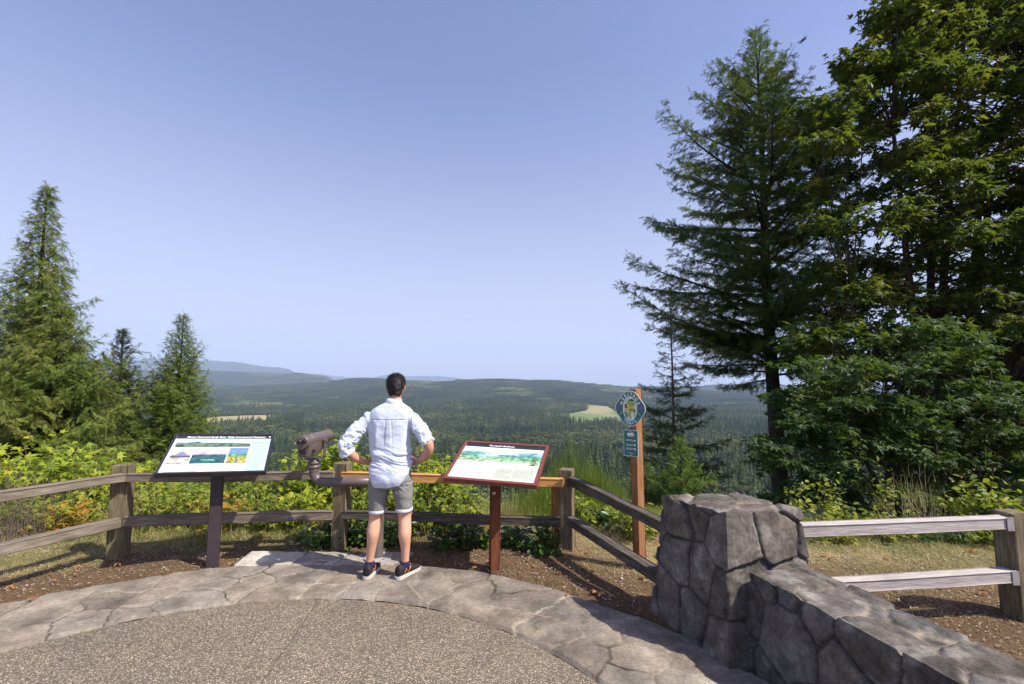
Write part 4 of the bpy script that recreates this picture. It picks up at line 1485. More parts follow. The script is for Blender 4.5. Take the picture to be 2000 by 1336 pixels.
    lift = rs.uniform(.2, .8, len(I)) * np.where(hl[I, 2] > .05, 1.5, .6)
    side = norm(np.cross(tang, N[I])) * .0011
    P1 = P0 + (tang * .55 + N[I] * lift[:, None] * .5) * ln[:, None]
    P2 = P0 + (tang * 1.0 + N[I] * lift[:, None] * .45) * ln[:, None]
    Vs = np.stack([P0 - side, P0 + side, P1 + side * .8, P1 - side * .8, P2], 1).reshape(-1, 3) + O
    k = np.arange(len(I)) * 5
    b.add(Vs, np.stack([k, k + 1, k + 2, k + 3], 1)); nb = b.n - len(Vs)
    b.l.append((np.stack([k + 3, k + 2, k + 4], 1) + nb).ravel()); b.t.append(np.full(len(k), 3)); b.m.append(np.zeros(len(k), int))
    b.build('hair', M['hair'], body, True)

    # --------- shirt
    mb = MB()
    def hem(G, a):
        # shirt-tail: lowest at the back and front, raised over the hips; gently tilted
        G = G.copy()
        k = G.shape[1]
        t = np.clip(1 - np.arange(k) / (k * .42), 0, 1) ** 1.3
        xx = np.cos(a)
        low = .795 + .105 * np.abs(xx) ** 4.5 + .018 * xx + .004 * np.sin(a * 9)
        G[:, :, 2] += (low[:, None] - .80) * t[None]
        return G
    loft(mb, [(.0, -.012, .80, .178, .128), (.003, -.018, .86, .188, .138), (.003, -.014, .93, .189, .135), (.0, -.008, 1.0, .182, .124), (-.005, -.004, 1.10, .185, .120), (-.012, .0, 1.20, .195, .124), (-.015, .0, 1.30, .202, .128), (-.010, -.002, 1.38, .208, .124), (-.006, -.006, 1.43, .208, .112), (.000, -.010, 1.475, .185, .096), (.006, -.010, 1.515, .130, .080), (.011, -.006, 1.542, .085, .067), (.013, -.002, 1.560, .062, .058)], n=64, cap=.06, power=2.35, zfun=hem)
    limb(mb, [(-.130, -.005, 1.405, .066, .062), (-.200, -.015, 1.392, .069, .068), (-.265, -.038, 1.335, .065, .066), (-.330, -.076, 1.26, .064, .068), (-.378, -.104, 1.195, .061, .064), (-.386, -.100, 1.14, .060, .058)], n=26)
    limb(mb, [(.130, -.005, 1.400, .066, .062), (.196, -.015, 1.384, .069, .067), (.254, -.036, 1.325, .065, .063), (.305, -.070, 1.262, .060, .060), (.330, -.085, 1.222, .057, .057)], n=26)
    # rolled cuffs
    def cuff(p, d, r, ln):
        p, d = V3(*p), norm(V3(*d))
        mb.tube([p - d * ln * .5, p - d * ln * .42, p, p + d * ln * .42, p + d * ln * .5], [r * .9, r * 1.02, r * 1.06, r * 1.03, r * .9], 28)
    cuff((-.376, -.090, 1.108), (.22, .15, -.62), .060, .052)
    cuff((.343, -.093, 1.202), (.40, -.25, -.52), .056, .05)
    V, N, L = remesh(mb, .0050, 5, 'shirt')
    x, y, z = V.T
    torso = (np.abs(x) < .21) & (z > .78)
    arm = sstep(.20, .235, np.abs(x))
    back = sstep(.02, -.04, y)
    q = np.c_[x, y * .4, z]
    # horizontal creases over the small of the back, vertical pleats under the yoke, spiral folds on the sleeves
    low = np.exp(-((z - 1.03) / .10) ** 2)
    cre = 1 - np.abs(fbm(np.c_[x * 3.2, z * 20 + .9 * np.sin(x * 9), y * 2], 21, 3)) * 2.2
    pl = fbm(np.c_[x * 17 + 1.2 * (z - 1.2) * np.sign(x), z * 1.6, y * 2], 22, 2)
    ple = np.exp(-((z - 1.27) / .11) ** 2)
    box_ = np.exp(-((np.abs(x + .004) - .026 - .05 * np.clip(1.39 - z, 0, 1)) / .008) ** 2) * sstep(1.10, 1.22, z) * (1 - sstep(1.388, 1.395, z))
    dis = .0095 * low * cre + .010 * ple * pl + .0035 * fbm(V * np.array([9, 9, 13]), 23, 3) - .0035 * box_ * back
    dis += .0045 * np.exp(-((z - .88) / .05) ** 2) * fbm(np.c_[x * 14, z * 9, y], 27, 2)
    # diagonal drag lines from armpits to the hips
    dg_ = np.sin((z * 1.0 - np.abs(x) * 1.4) * 120 + 3 * fbm(q * 5, 29, 2))
    dis += .0022 * dg_ * sstep(.10, .17, np.abs(x)) * (1 - arm) * np.exp(-((z - 1.12) / .14) ** 2)
    axis = np.abs(x) * .62 + (1.42 - z) * .78
    sl_ = 1 - np.abs(fbm(np.c_[axis * 16, np.arctan2(y + .06, z - 1.5 + np.abs(x)) * 1.2, x * 2], 24, 3)) * 2.4
    dis = dis * (1 - arm) + arm * (.0085 * sl_ + .003 * fbm(V * 17, 25, 2))
    yk = np.exp(-((z - 1.392 + .0 * x) / .0035) ** 2) * back * (1 - sstep(.15, .19, np.abs(x)))
    seam = np.exp(-((np.abs(x + .006) - (.196 - .20 * np.clip(z - 1.40, 0, .1))) / .004) ** 2) * (z > 1.28)
    dis = dis - .0042 * yk - .0042 * seam
    dis = np.clip(1.25 * dis, np.where(arm > .3, -.005, -.012), .014)
    V2 = V + N * dis[:, None]
    b = MB(); b.add(V2 + O, L)
    sh = b.build('shirt', M['shirt'], body, True)
    # collar: folded band round the neck, open in front
    mb = MB()
    a = np.radians(np.linspace(-235, 55, 49))
    rows = []
    for (rr, rr2, zz) in ((.062, .058, 1.528), (.061, .057, 1.570), (.063, .059, 1.580), (.067, .064, 1.580), (.073, .070, 1.560), (.080, .077, 1.536), (.079, .076, 1.533), (.070, .066, 1.550)):
        rows.append(np.stack([.012 + rr * np.cos(a), -.002 + rr2 * np.sin(a), zz + .004 * np.sin(a * 2) - .030 * np.clip(np.sin(a), 0, 1)], -1))
    mb.grid(np.stack(rows, 1) + O)
    cl = mb.build('collar', M['shirt'], sh, True)
    m = cl.modifiers.new('s', 'SOLIDIFY'); m.thickness = .002

    # --------- shorts
    mb = MB()
    loft(mb, [(.0, -.012, .775, .168, .115), (.0, -.018, .84, .188, .126), (.0, -.012, .92, .180, .118), (.0, -.006, .99, .168, .108)], n=48, power=2.4)
    limb(mb, [(-.088, -.012, .85, .112, .100), (-.104, -.010, .76, .104, .093), (-.112, -.004, .66, .091, .080), (-.114, .0, .585, .084, .074)], n=30)
    limb(mb, [(.093, -.012, .85, .112, .100), (.112, -.010, .76, .104, .090), (.122, -.004, .67, .090, .080), (.126, .0, .597, .084, .074)], n=30)
    V, N, L = remesh(mb, .006, 5, 'shorts')
    x, y, z = V.T
    fold = fbm(np.c_[x * 6, y * 6, z * 16 + 2 * np.abs(x) * 5], 31, 3)
    smile = np.exp(-((z - .80 + .25 * (np.abs(x) - .1) ** 2 - .05 * fold) / .014) ** 2) * (y < -.04)
    V2 = V + N * (.006 * fold * np.exp(-((z - .76) / .12) ** 2) - .009 * smile + .003 * fbm(V * 13, 32, 3))[:, None]
    crease = np.exp(-(x / .007) ** 2) * (z > .74) * (y < 0)
    V2 = V2 + N * (-.010 * crease)[:, None]
    cut = np.where(x < 0, .572, .585)
    keep = (V2[:, 2][L].min(1) > cut[L].min(1))
    b = MB(); b.add(V2 + O, L[keep])
    st = b.build('shorts', M['shorts'], body, True)
    for sx, zz in ((-.1145, .573), (.1265, .586)):
        mb = MB()
        c0 = O + V3(sx, .0, zz)
        mb.tube([c0 + [0, 0, -.016], c0 + [0, 0, -.019], c0 + [0, 0, -.012], c0 + [0, 0, .010], c0 + [0, 0, .014], c0 + [0, 0, .010]], [.080, .085, .088, .089, .085, .080], 36, rx=[.070, .075, .078, .079, .075, .070], ref=(0, 1, 0), cap=False)
        mb.build('hem_cuff', M['shorts_cuff'], st, True)
    for sx in (-1, 1):                                           # back pocket welt
        mb = MB()
        q = O + V3(sx * .100, -.128, .872)
        mb.box(q, (.085, .010, .008), rotz(sx * .28), 0, .003)
        mb.build('pocket_welt', M['shorts'], st)

    # --------- socks and shoes
    for nm, sx, sy, yaw in (('left', -.172, -.032, -.06), ('right', .122, -.040, -.50)):
        c0 = V3(sx, sy, 0)
        Rz = rotz(yaw)
        ank = V3(-.170, .0, .12) if nm == 'left' else V3(.146, .0, .12)
        mb = MB()
        mb.tube([O + [ank[0], ank[1] - .002, .06], O + [ank[0], ank[1] - .003, .10], O + [ank[0], ank[1] - .004, .128], O + [ank[0], ank[1] - .004, .131]], [.044, .043, .041, .036], 24, rx=[.041, .040, .038, .033])
        mb.build('sock', M['sock'], body, True)

        def foot_ring(v, w_, zb, zt, k=26):
            a = np.arange(k) / k * 2 * math.pi
            return np.stack([np.cos(a) * w_, np.full(k, v), zb + (zt - zb) * (.5 + .5 * np.sin(a))], -1)
        secs = [(-.052, .020, .022, .07), (-.046, .032, .020, .102), (-.025, .038, .018, .118), (.010, .040, .018, .112), (.055, .041, .018, .098), (.10, .043, .018, .082), (.15, .046, .018, .068), (.19, .044, .018, .056), (.225, .034, .018, .044), (.243, .016, .022, .034)]
        Cc = catmull(secs, 3)
        G = np.stack([foot_ring(c[0], c[1], c[2], c[3]) for c in Cc], 1)
        G = G @ Rz.T + c0 + O
        mb = MB(); mb.grid(G, closed_u=True)
        k_ = G.shape[1]; n_ = G.shape[0]; bs = mb.n - k_ * n_
        for e_, fl in ((0, 1), (k_ - 1, -1)):
            mb.l.append((np.arange(n_) * k_ + e_ + bs)[::fl]); mb.t.append(np.array([n_])); mb.m.append(np.array([0]))
        shoe = mb.build('shoe', M['shoe'], body, True)
        flatten_normals(shoe)
        mb = MB()
        t = np.linspace(0, 1, 40)
        pts = []
        ys = np.array([-.060, -.045, 0, .06, .12, .18, .225, .250]); ws = np.array([.012, .037, .042, .040, .045, .049, .038, .006])
        yy = np.linspace(-.060, .250, 26)
        wv = np.interp(yy, ys, ws)
        poly = np.r_[np.c_[wv, yy], np.c_[-wv, yy][::-1]]
        fr = (c0 + O, Rz[:, 0], Rz[:, 1], V3(0, 0, 1))
        mb.prism(poly, 0, .012, fr)
        mb.prism(poly * np.array([1.02, 1.0]), .012, .026, fr)
        so_ = mb.build('sole', M['sole'], shoe)
        flatten_normals(so_)
        for sd in (-1, 1):
            for y0 in (.005, .045):
                mb = MB()
                pp = []
                for tt in np.linspace(0, 1, 8):
                    yq = y0 + tt * .045
                    i = np.interp(yq, Cc[:, 0], np.arange(len(Cc)))
                    wq = np.interp(yq, Cc[:, 0], Cc[:, 1]); zb_, zt_ = np.interp(yq, Cc[:, 0], Cc[:, 2]), np.interp(yq, Cc[:, 0], Cc[:, 3])
                    an = -.35 + tt * 1.25
                    pp.append(V3(sd * wq * math.cos(an) * 1.01, yq, zb_ + (zt_ - zb_) * (.5 + .5 * math.sin(an))))
                P = np.array(pp)
                off = V3(sd * .0018, 0, .001)
                G = np.stack([P + off - [0, .008, 0], P + off + [0, .008, 0]], 1) @ Rz.T + c0 + O
                mb.grid(G)
                sp = mb.build('stripe', M['orange'], shoe)
                mm = sp.modifiers.new('s', 'SOLIDIFY'); mm.thickness = .003; mm.offset = 0
        mb = MB(); mb.box(c0 + O + Rz @ V3(0, -.050, .098), (.018, .010, .034), Rz, 0, .003)
        mb.build('heel_tab', M['shoe'], shoe)


build_man()


# ================================================================== foliage templates (length 1 along +Y, thin)
def tmpl_palmate(lobes=5, fold=.12):
    """a five-lobed leaf: fan of triangles round the stalk end"""
    pts = []
    angs = np.radians([-108, -62, 0, 62, 108]) if lobes == 5 else np.radians([-70, 0, 70])
    lens = [.42, .62, .72, .62, .42] if lobes == 5 else [.5, .75, .5]
    for i, (a, l) in enumerate(zip(angs, lens)):
        pts.append((math.sin(a) * l, .28 + math.cos(a) * l, -.10 * l))
        if i < len(angs) - 1:
            m = (a + angs[i + 1]) / 2
            pts.append((math.sin(m) * .27, .28 + math.cos(m) * .27, fold * .5))
    pts.append((.0, .10, .02))
    V = np.array([(0, .28, .05)] + pts)
    k = len(pts)
    Fc = np.array([[0, 1 + (i + 1) % k, 1 + i] for i in range(k)])
    return V, Fc


def tmpl_oval(w=.32):
    V = np.array([(0, 0, 0), (w * .8, .28, .05), (w, .55, .06), (w * .45, .86, .02), (0, 1, -.05), (-w * .45, .86, .02), (-w, .55, .06), (-w * .8, .28, .05), (0, .5, -.02)])
    Fc = np.array([[8, i, (i + 1) % 8] for i in range(8)])
    return V, Fc


def tmpl_needles(n=9, w=.055, spread=.55, ln=.42, flat=.0, seed=1):
    """a twig tip: narrow needles along a stem of length 1"""
    rs = RS(seed)
    V, Fc = [(-.012, 0, 0), (.012, 0, 0), (0, 1.0, 0)], [(0, 1, 2)]
    for i in range(n):
        t = .05 + .9 * i / n
        s = 1 if i % 2 else -1
        l = ln * (1 - .45 * t) * rs.uniform(.8, 1.2)
        dz = rs.uniform(-1, 1) * .16 * (1 - flat)
        a = (s * w * .3, t, 0); b = (s * w * .3, t + w * 1.6, 0)
        c = (s * l * spread * 1.2, t + l * .8, dz)
        k = len(V)
        V += [a, b, c]; Fc.append((k, k + 1, k + 2) if s < 0 else (k, k + 2, k + 1))
    return np.array(V, float), np.array(Fc)


PALM = tmpl_palmate()
PALM3 = tmpl_palmate(3)
OVAL = tmpl_oval()
FIRT = tmpl_needles(12, .075, .62, .44, seed=2)
CEDT = tmpl_needles(10, .12, .42, .38, .6, seed=3)


def rand_dirs(rs, n, up=0.0):
    d = rs.normal(0, 1, (n, 3)); d[:, 2] += up
    return norm(d)


# ------------------------------------------------------------------ conifers
def conifer(name, label, x, y, zt, zb, R, mat, seed, prof, n_br, tip=FIRT, tl=.2, gap=.13, start=.06, el0=.15, el1=.9, droop=.25, upt=.2, hang=.0, dens=1.0, tr=.02, skew=None, lean=(0, 0), extra=(), group=None, cat='conifer', bark='bark', twl=.34, ntip=3, twr=.006):
    rs = RS(seed)
    Ht = zt - zb
    base = V3(x, y, zb)
    root = thing(name, label, cat, tuple(base), group)
    mb = MB()
    t = np.linspace(0, 1, 14)
    wob = np.c_[.007 * Ht * np.sin(t * 7 + seed) * t * (1 - t) * 2, .01 * Ht * np.cos(t * 6 + seed) * t * (1 - t) * 2, np.zeros(14)]
    ax = base + np.c_[lean[0] * t ** 2 * Ht, lean[1] * t ** 2 * Ht, t * Ht] + wob
    mb.tube(ax, tr * Ht * (1 - t * .96) + .006, 10)
    mb.build('trunk', M[bark], root, True)
    axis = lambda q: np.array([np.interp(q, t, ax[:, k]) for k in range(3)])
    W, P, D, Nn, S = MB(), [], [], [], []
    br = []
    for i in range(n_br):
        q = start + (1 - start) * (i + rs.rand() * .8) / n_br
        az = i * 2.399 + rs.uniform(-.4, .4)
        L = R * np.interp(q, [p[0] for p in prof], [p[1] for p in prof]) * rs.uniform(.70, 1.10)
        if skew is not None: L *= skew(az, q)
        e0 = el0 + (el1 - el0) * q ** 1.6 + rs.normal(0, .11)
        br.append((q, az, L, e0, droop * rs.uniform(.7, 1.3)))
    br += list(extra)
    for (q, az, L, e0, dr) in br:
        if L < .05: continue
        o = axis(q)
        h = V3(math.cos(az), math.sin(az), 0)
        k = 9
        s = np.linspace(0, 1, k)
        path = o + np.outer(s * L * math.cos(e0), h)
        path[:, 2] += s * L * math.sin(e0) - dr * L * s ** 2 + upt * L * s ** 4
        side = V3(-h[1], h[0], 0)
        path += np.outer(np.sin(s * 5 + q * 40) * .03 * L * s, side)
        W.tube(path, np.linspace(max(.006, .014 * L + .004), .003, k), 5, cap=False)
        nt_ = max(4, int(L / gap * dens))
        for j in range(nt_):
            u = .10 + .9 * (j + rs.rand()) / nt_
            pt = np.array([np.interp(u, s, path[:, c]) for c in range(3)])
            tn = norm(np.array([np.interp(min(u + .05, 1), s, path[:, c]) - np.interp(max(u - .05, 0), s, path[:, c]) for c in range(3)]))
            sg = 1 if (j % 2) else -1
            tw = min(twl * L * (1.08 - u) + tl * .5, .95) * rs.uniform(.6, 1.15)
            td = norm(tn * rs.uniform(.45, .9) + side * sg * rs.uniform(.6, 1.0) + V3(0, 0, -hang * rs.uniform(.6, 1.5) + rs.uniform(-.15, .18)))
            m = max(1, int(tw / (tl * .42)))
            c = (np.arange(m) + rs.rand(m) * .6) / m
            pos = pt + np.outer(c * tw, td)
            pos[:, 2] -= hang * .4 * (c * tw) ** 2 / max(tw, .1)
            if tw > tl * 1.4: W.add([pt - side * twr * .5, pt + side * twr * .5, pt + td * tw], [[0, 1, 2]])
            for kk in range(ntip):
                d = td + rs.normal(0, .42, (m, 3)) + V3(0, 0, -hang * .9)
                P.append(pos + rs.normal(0, tl * .12, (m, 3))); D.append(d)
                Nn.append(np.tile([0, 0, 1.], (m, 1)) + rs.normal(0, .5, (m, 3)))
                S.append(tl * rs.uniform(.6, 1.25, m) * (1.0 - .25 * q))
    # leader
    for kk in range(10):
        P.append((axis(1 - kk * .006) + V3(0, 0, 0))[None]); D.append(rand_dirs(rs, 1, 2.5)); Nn.append(rand_dirs(rs, 1)); S.append(np.array([tl * .9]))
    W.build('branch', M[bark], root)['kind'] = 'stuff'
    C = MB()
    C.inst(tip[0], tip[1], np.concatenate(P), np.concatenate(D), np.concatenate(Nn), np.concatenate(S))
    C.build('crown', M[mat] if isinstance(mat, str) else mat, root)
    return root


def sz(x, y): return float(terrain(np.array([x]), np.array([y]))[0])


conical = [(0, .9), (.12, 1.0), (.5, .62), (.8, .28), (1, .03)]
fir_prof = [(0, .55), (.22, .66), (.32, .92), (.48, 1.0), (.64, .98), (.76, .74), (.88, .38), (1, .03)]

# big cedar on the left edge
conifer('cedar_tree', 'tall drooping olive-green cedar at the left edge, tallest of the left trees', -17.75, 16.8, 9.25, -5.5, 3.35, 'cedar', 3,
        [(0, 1.0), (.30, 1.0), (.42, .88), (.55, .62), (.72, .42), (.88, .2), (1, .03)], 270, CEDT, .30, .14, .03, .05, 1.0, .34, .30, .55, group='conifers rising from the slope on the left', ntip=5, tr=.016)
conifer('cedar_tree', 'broad sunlit cedar with sweeping low boughs in front of the tallest left tree', -12.9, 12.9, 3.9, -3.5, 2.9, 'cedar', 5,
        [(0, 1.0), (.35, 1.0), (.6, .75), (.8, .42), (1, .04)], 190, CEDT, .25, .12, .03, .10, .8, .30, .34, .5, group='conifers rising from the slope on the left', ntip=5, tr=.016,
        extra=[(.70, .05, 2.3, .22, .02), (.66, -.15, 2.0, .15, .1)])
conifer('fir_tree', 'dark dense fir standing between the big cedar and the small pointed cedar', -17.2, 20.0, 4.0, -7.4, 3.4, 'fir_dark', 8,
        conical, 190, FIRT, .26, .12, .03, .12, .9, .22, .22, .06, group='conifers rising from the slope on the left', ntip=4)
conifer('cedar_tree', 'small pointed yellow-green cedar rising behind the black-framed panel', -11.66, 16.0, 4.15, -5.1, 1.8, 'cedar_yellow', 13,
        [(0, .8), (.35, .95), (.5, 1.0), (.6, .90), (.75, .6), (.9, .28), (1, .03)], 190, CEDT, .21, .085, .04, .30, 1.1, .12, .30, .30, group='conifers rising from the slope on the left', ntip=5, tr=.012)
# douglas fir
def fir_skew(az, q):
    return 1 + .10 * math.cos(az - 3.1) + (.12 * math.sin(q * 31) )
conifer('fir_tree', 'tall dark fir with a bare lower trunk leaning boughs left of the big maple', 9.45, 16.5, 15.4, -5.2, 4.4, 'fir', 21,
        fir_prof, 140, FIRT, .25, .125, .35, -.02, .95, .10, .12, .20, dens=.9, ntip=4, tr=.0155, skew=fir_skew,
        extra=[(.392, 3.14, 5.7, .33, .02), (.40, 3.2, 4.6, .22, .04), (.37, 2.9, 3.0, .02, .1), (.41, 3.5, 4.4, .16, .06), (.30, .1, 2.8, .12, .1), (.31, 6.0, 3.6, .05, .1), (.345, 3.4, 2.2, -.12, .1)])
conifer('spruce_tree', 'slim sparse conifer with tiered drooping boughs right of the trail sign', 4.42, 12.6, 4.05, -3.3, 1.42, 'fir_dark', 34,
        [(0, 1.0), (.45, 1.0), (.62, .62), (.64, .9), (.68, .5), (.8, .32), (.92, .2), (1, .04)], 82, FIRT, .17, .085, .05, -.05, .5, .16, .22, .10, ntip=3, tr=.010, bark='brown_twig')
conifer('fir_sapling', 'bright green young fir poking up behind the stone pillar', 2.50, 6.9, .86, -.75, .62, 'fir_young', 41,
        [(0, .9), (.5, 1.0), (.75, .55), (1, .06)], 46, FIRT, .11, .05, .1, .45, 1.1, .02, .15, .0, ntip=3, tr=.011, group='young conifers behind the pillar')
conifer('fir_sapling', 'small bright fir seedling between the trail sign and the young fir', 2.10, 7.3, .40, -.8, .5, 'fir_young', 43,
        [(0, .9), (.5, 1.0), (.75, .55), (1, .06)], 34, FIRT, .11, .05, .1, .45, 1.1, .02, .15, .0, ntip=3, tr=.011, group='young conifers behind the pillar')


# ------------------------------------------------------------------ broadleaf trees
def broadleaf(name, label, base, tips, mat, seed, tr=.25, leaf=.17, per=9, clus=.55, leafn=PALM, group=None, cat='tree', stems=5, spread=.5, flat=.45, sub=5, twigs=True):
    """tips: centres of the leaf clumps (x, y, z, r). Limbs run from the base to groups of clumps."""
    rs = RS(seed)
    base = np.asarray(base, float)
    tips = np.asarray(tips, float)
    root = thing(name, label, cat, tuple(base), group)
    T, W = MB(), MB()
    # main stems: cluster tips by azimuth round the base
    ctr = tips[:, :3].mean(0)
    az = np.arctan2(tips[:, 2] - base[2], tips[:, 0] - base[0]) + rs.normal(0, .10, len(tips))
    order = np.argsort(az)
    P, D, Nn, S = [], [], [], []
    for g in np.array_split(order, stems):
        tgt = tips[g][:, :3].mean(0)
        tgt = tgt + (tgt - base) * .12
        a, b = base + rs.normal(0, tr * .3, 3) * [1, 1, 0], tgt
        mid = a + (b - a) * .45 + V3(0, 0, .10 * np.linalg.norm(b - a)) + rs.normal(0, .2, 3)
        s = catmull([a - [0, 0, .4], a + (mid - a) * .35 + V3(0, 0, .3), mid, b], 6)
        r = np.linspace(tr, tr * .22, len(s))
        (T if tr > .05 else W).tube(s, r, 9)
        for i in g:
            tp = tips[i]
            d = np.linalg.norm(s - tp[:3], axis=1) + np.linspace(1.6, 0, len(s))
            k = int(np.argmin(d)); k = max(1, min(k, len(s) - 1))
            st = s[k]
            m2 = (st + tp[:3]) / 2 + V3(0, 0, .12 * np.linalg.norm(tp[:3] - st)) + rs.normal(0, .08, 3)
            lb = catmull([st, m2, tp[:3]], 4)
            W.tube(lb, np.linspace(min(r[k] * .4, .03) + .004, .005, len(lb)), 5, cap=False)
            n_t = sub
            for j in range(n_t):
                dd = rand_dirs(rs, 1, .1)[0] * [1, 1, flat]
                e = tp[:3] + dd * tp[3] * rs.uniform(.45, 1.05)
                if twigs: W.add([tp[:3] - [.008, 0, 0], tp[:3] + [.008, 0, 0], e], [[0, 1, 2]])
                m = per
                q = rs.rand(m)[:, None]
                base_p = tp[:3] + (e - tp[:3]) * (q * .75 + .3) + rs.normal(0, clus * .16, (m, 3)) * [1, 1, .6]
                P.append(base_p)
                out = norm(base_p - tp[:3]) * [1, 1, .25] + rs.normal(0, .55, (m, 3)) + V3(0, 0, -.35)
                D.append(out)
                Nn.append(np.tile([.12, -.10, 1.], (m, 1)) + rs.normal(0, .36, (m, 3)))
                S.append(leaf * rs.uniform(.6, 1.2, m))
    if T.n: T.build('trunk', M['bark'], root, True)
    W.build('branch', M['bark'] if tr > .05 else M['twig'], root)['kind'] = 'stuff'
    C = MB()
    C.inst(leafn[0], leafn[1], np.concatenate(P), np.concatenate(D), np.concatenate(Nn), np.concatenate(S))
    C.build('crown', M[mat], root)
    return root


def clumps(rs, outline, n, Y0, Y1, r0, r1, inside=None):
    """random clump centres inside a silhouette given as pixels at distance Y (a real volume between Y0 and Y1)"""
    poly = np.array(outline, float)
    lo, hi = poly.min(0), poly.max(0)
    out = []
    while len(out) < n:
        p = lo + rs.rand(2) * (hi - lo)
        c = False
        j = len(poly) - 1
        for i in range(len(poly)):
            if (poly[i, 1] > p[1]) != (poly[j, 1] > p[1]) and p[0] < (poly[j, 0] - poly[i, 0]) * (p[1] - poly[i, 1]) / (poly[j, 1] - poly[i, 1]) + poly[i, 0]: c = not c
            j = i
        if not c: continue
        Y = rs.uniform(Y0, Y1)
        q = at(p[0], p[1], Y)
        r = rs.uniform(r0, r1)
        if all(np.linalg.norm((q - o[:3]) * [1, .6, 1.3]) > (r + o[3]) * .42 for o in out) or rs.rand() < .10:
            out.append(np.r_[q, r])
    return np.array(out)


rs = RS(77)
big = [(1745, -190), (1730, 10), (1680, 60), (1640, 95), (1600, 150), (1610, 185), (1560, 215), (1535, 260), (1570, 330), (1560, 400), (1600, 470), (1570, 540), (1600, 600), (1560, 680), (1590, 760), (1580, 830), (1640, 900), (2000, 920), (2350, 880), (2500, 300), (2300, -150)]
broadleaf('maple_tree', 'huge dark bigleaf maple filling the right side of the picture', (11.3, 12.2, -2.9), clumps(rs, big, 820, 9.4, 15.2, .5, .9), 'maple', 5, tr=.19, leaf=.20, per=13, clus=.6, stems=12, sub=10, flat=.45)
low = [(1545, 720), (1600, 690), (1680, 660), (1780, 630), (1880, 640), (1990, 760), (2120, 800), (2120, 1005), (1900, 1005), (1700, 1010), (1540, 1000), (1475, 950), (1470, 880), (1510, 830), (1520, 770)]
broadleaf('maple_tree', 'lower bushy green maple in front of the huge maple, behind the right fence', (7.6, 9.4, -1.4), clumps(rs, low, 125, 7.6, 9.8, .30, .55), 'maple_low', 9, tr=.06, leaf=.16, per=11, clus=.5, stems=7, sub=8, flat=.35)
back = [(1560, 800), (1610, 640), (1700, 520), (1820, 470), (2000, 420), (2250, 400), (2250, 960), (1560, 960)]
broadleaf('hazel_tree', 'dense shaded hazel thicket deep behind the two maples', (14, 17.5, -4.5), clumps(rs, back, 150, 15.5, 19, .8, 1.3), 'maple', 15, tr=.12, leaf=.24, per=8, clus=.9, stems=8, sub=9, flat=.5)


# ------------------------------------------------------------------ shrubs
def shrub(name, label, x, y, z0, h, r, mat, seed, leafn=PALM, leaf=.10, stems=16, per=26, cat='shrub', group=None, twig='twig', up=.75, low=.25, arch=.3, spl=None):
    rs = RS(seed)
    root = thing(name, label, cat, (x, y, z0), group)
    W, P, D, Nn, S = MB(), [], [], [], []
    for i in range(stems):
        az = rs.uniform(0, 6.283); rr = r * math.sqrt(rs.rand())
        top = V3(x + rr * math.cos(az), y + rr * math.sin(az) * .8, z0 + h * rs.uniform(.62, 1.03) * (1 - .28 * (rr / r) ** 2))
        b = V3(x + rr * .35 * math.cos(az), y + rr * .3 * math.sin(az), z0 - .06)
        mid = b * .5 + top * .5 + V3(-math.cos(az) * arch * rr * .4, -math.sin(az) * arch * rr * .3, .08 * h)
        s = catmull([b, mid, top], 6)
        W.tube(s, np.linspace(.006 + .004 * h, .002, len(s)), 4, cap=False)
        u = low + (1 - low) * rs.rand(per) ** up
        q = np.stack([np.interp(u, np.linspace(0, 1, len(s)), s[:, c]) for c in range(3)], 1)
        o = rand_dirs(rs, per, .25)
        off = leaf * rs.uniform(.2, 1.1, (per, 1)) * (1.3 if spl is None else spl)
        P.append(q + o * off); D.append(o * [1, 1, .5] + V3(0, 0, -.2))
        Nn.append(np.tile([.25, -.25, 1.], (per, 1)) + rs.normal(0, .45, (per, 3)))
        S.append(leaf * rs.uniform(.55, 1.2, per))
    W.build('stem', M[twig], root)['kind'] = 'stuff'
    C = MB(); C.inst(leafn[0], leafn[1], np.concatenate(P), np.concatenate(D), np.concatenate(Nn), np.concatenate(S))
    C.build('foliage', M[mat], root)
    return root


def gx(px, Y): return (px - 1000) / F * Y * 1.0


def zpx(py, Y): return 1.72 + (750 - py) / F * Y


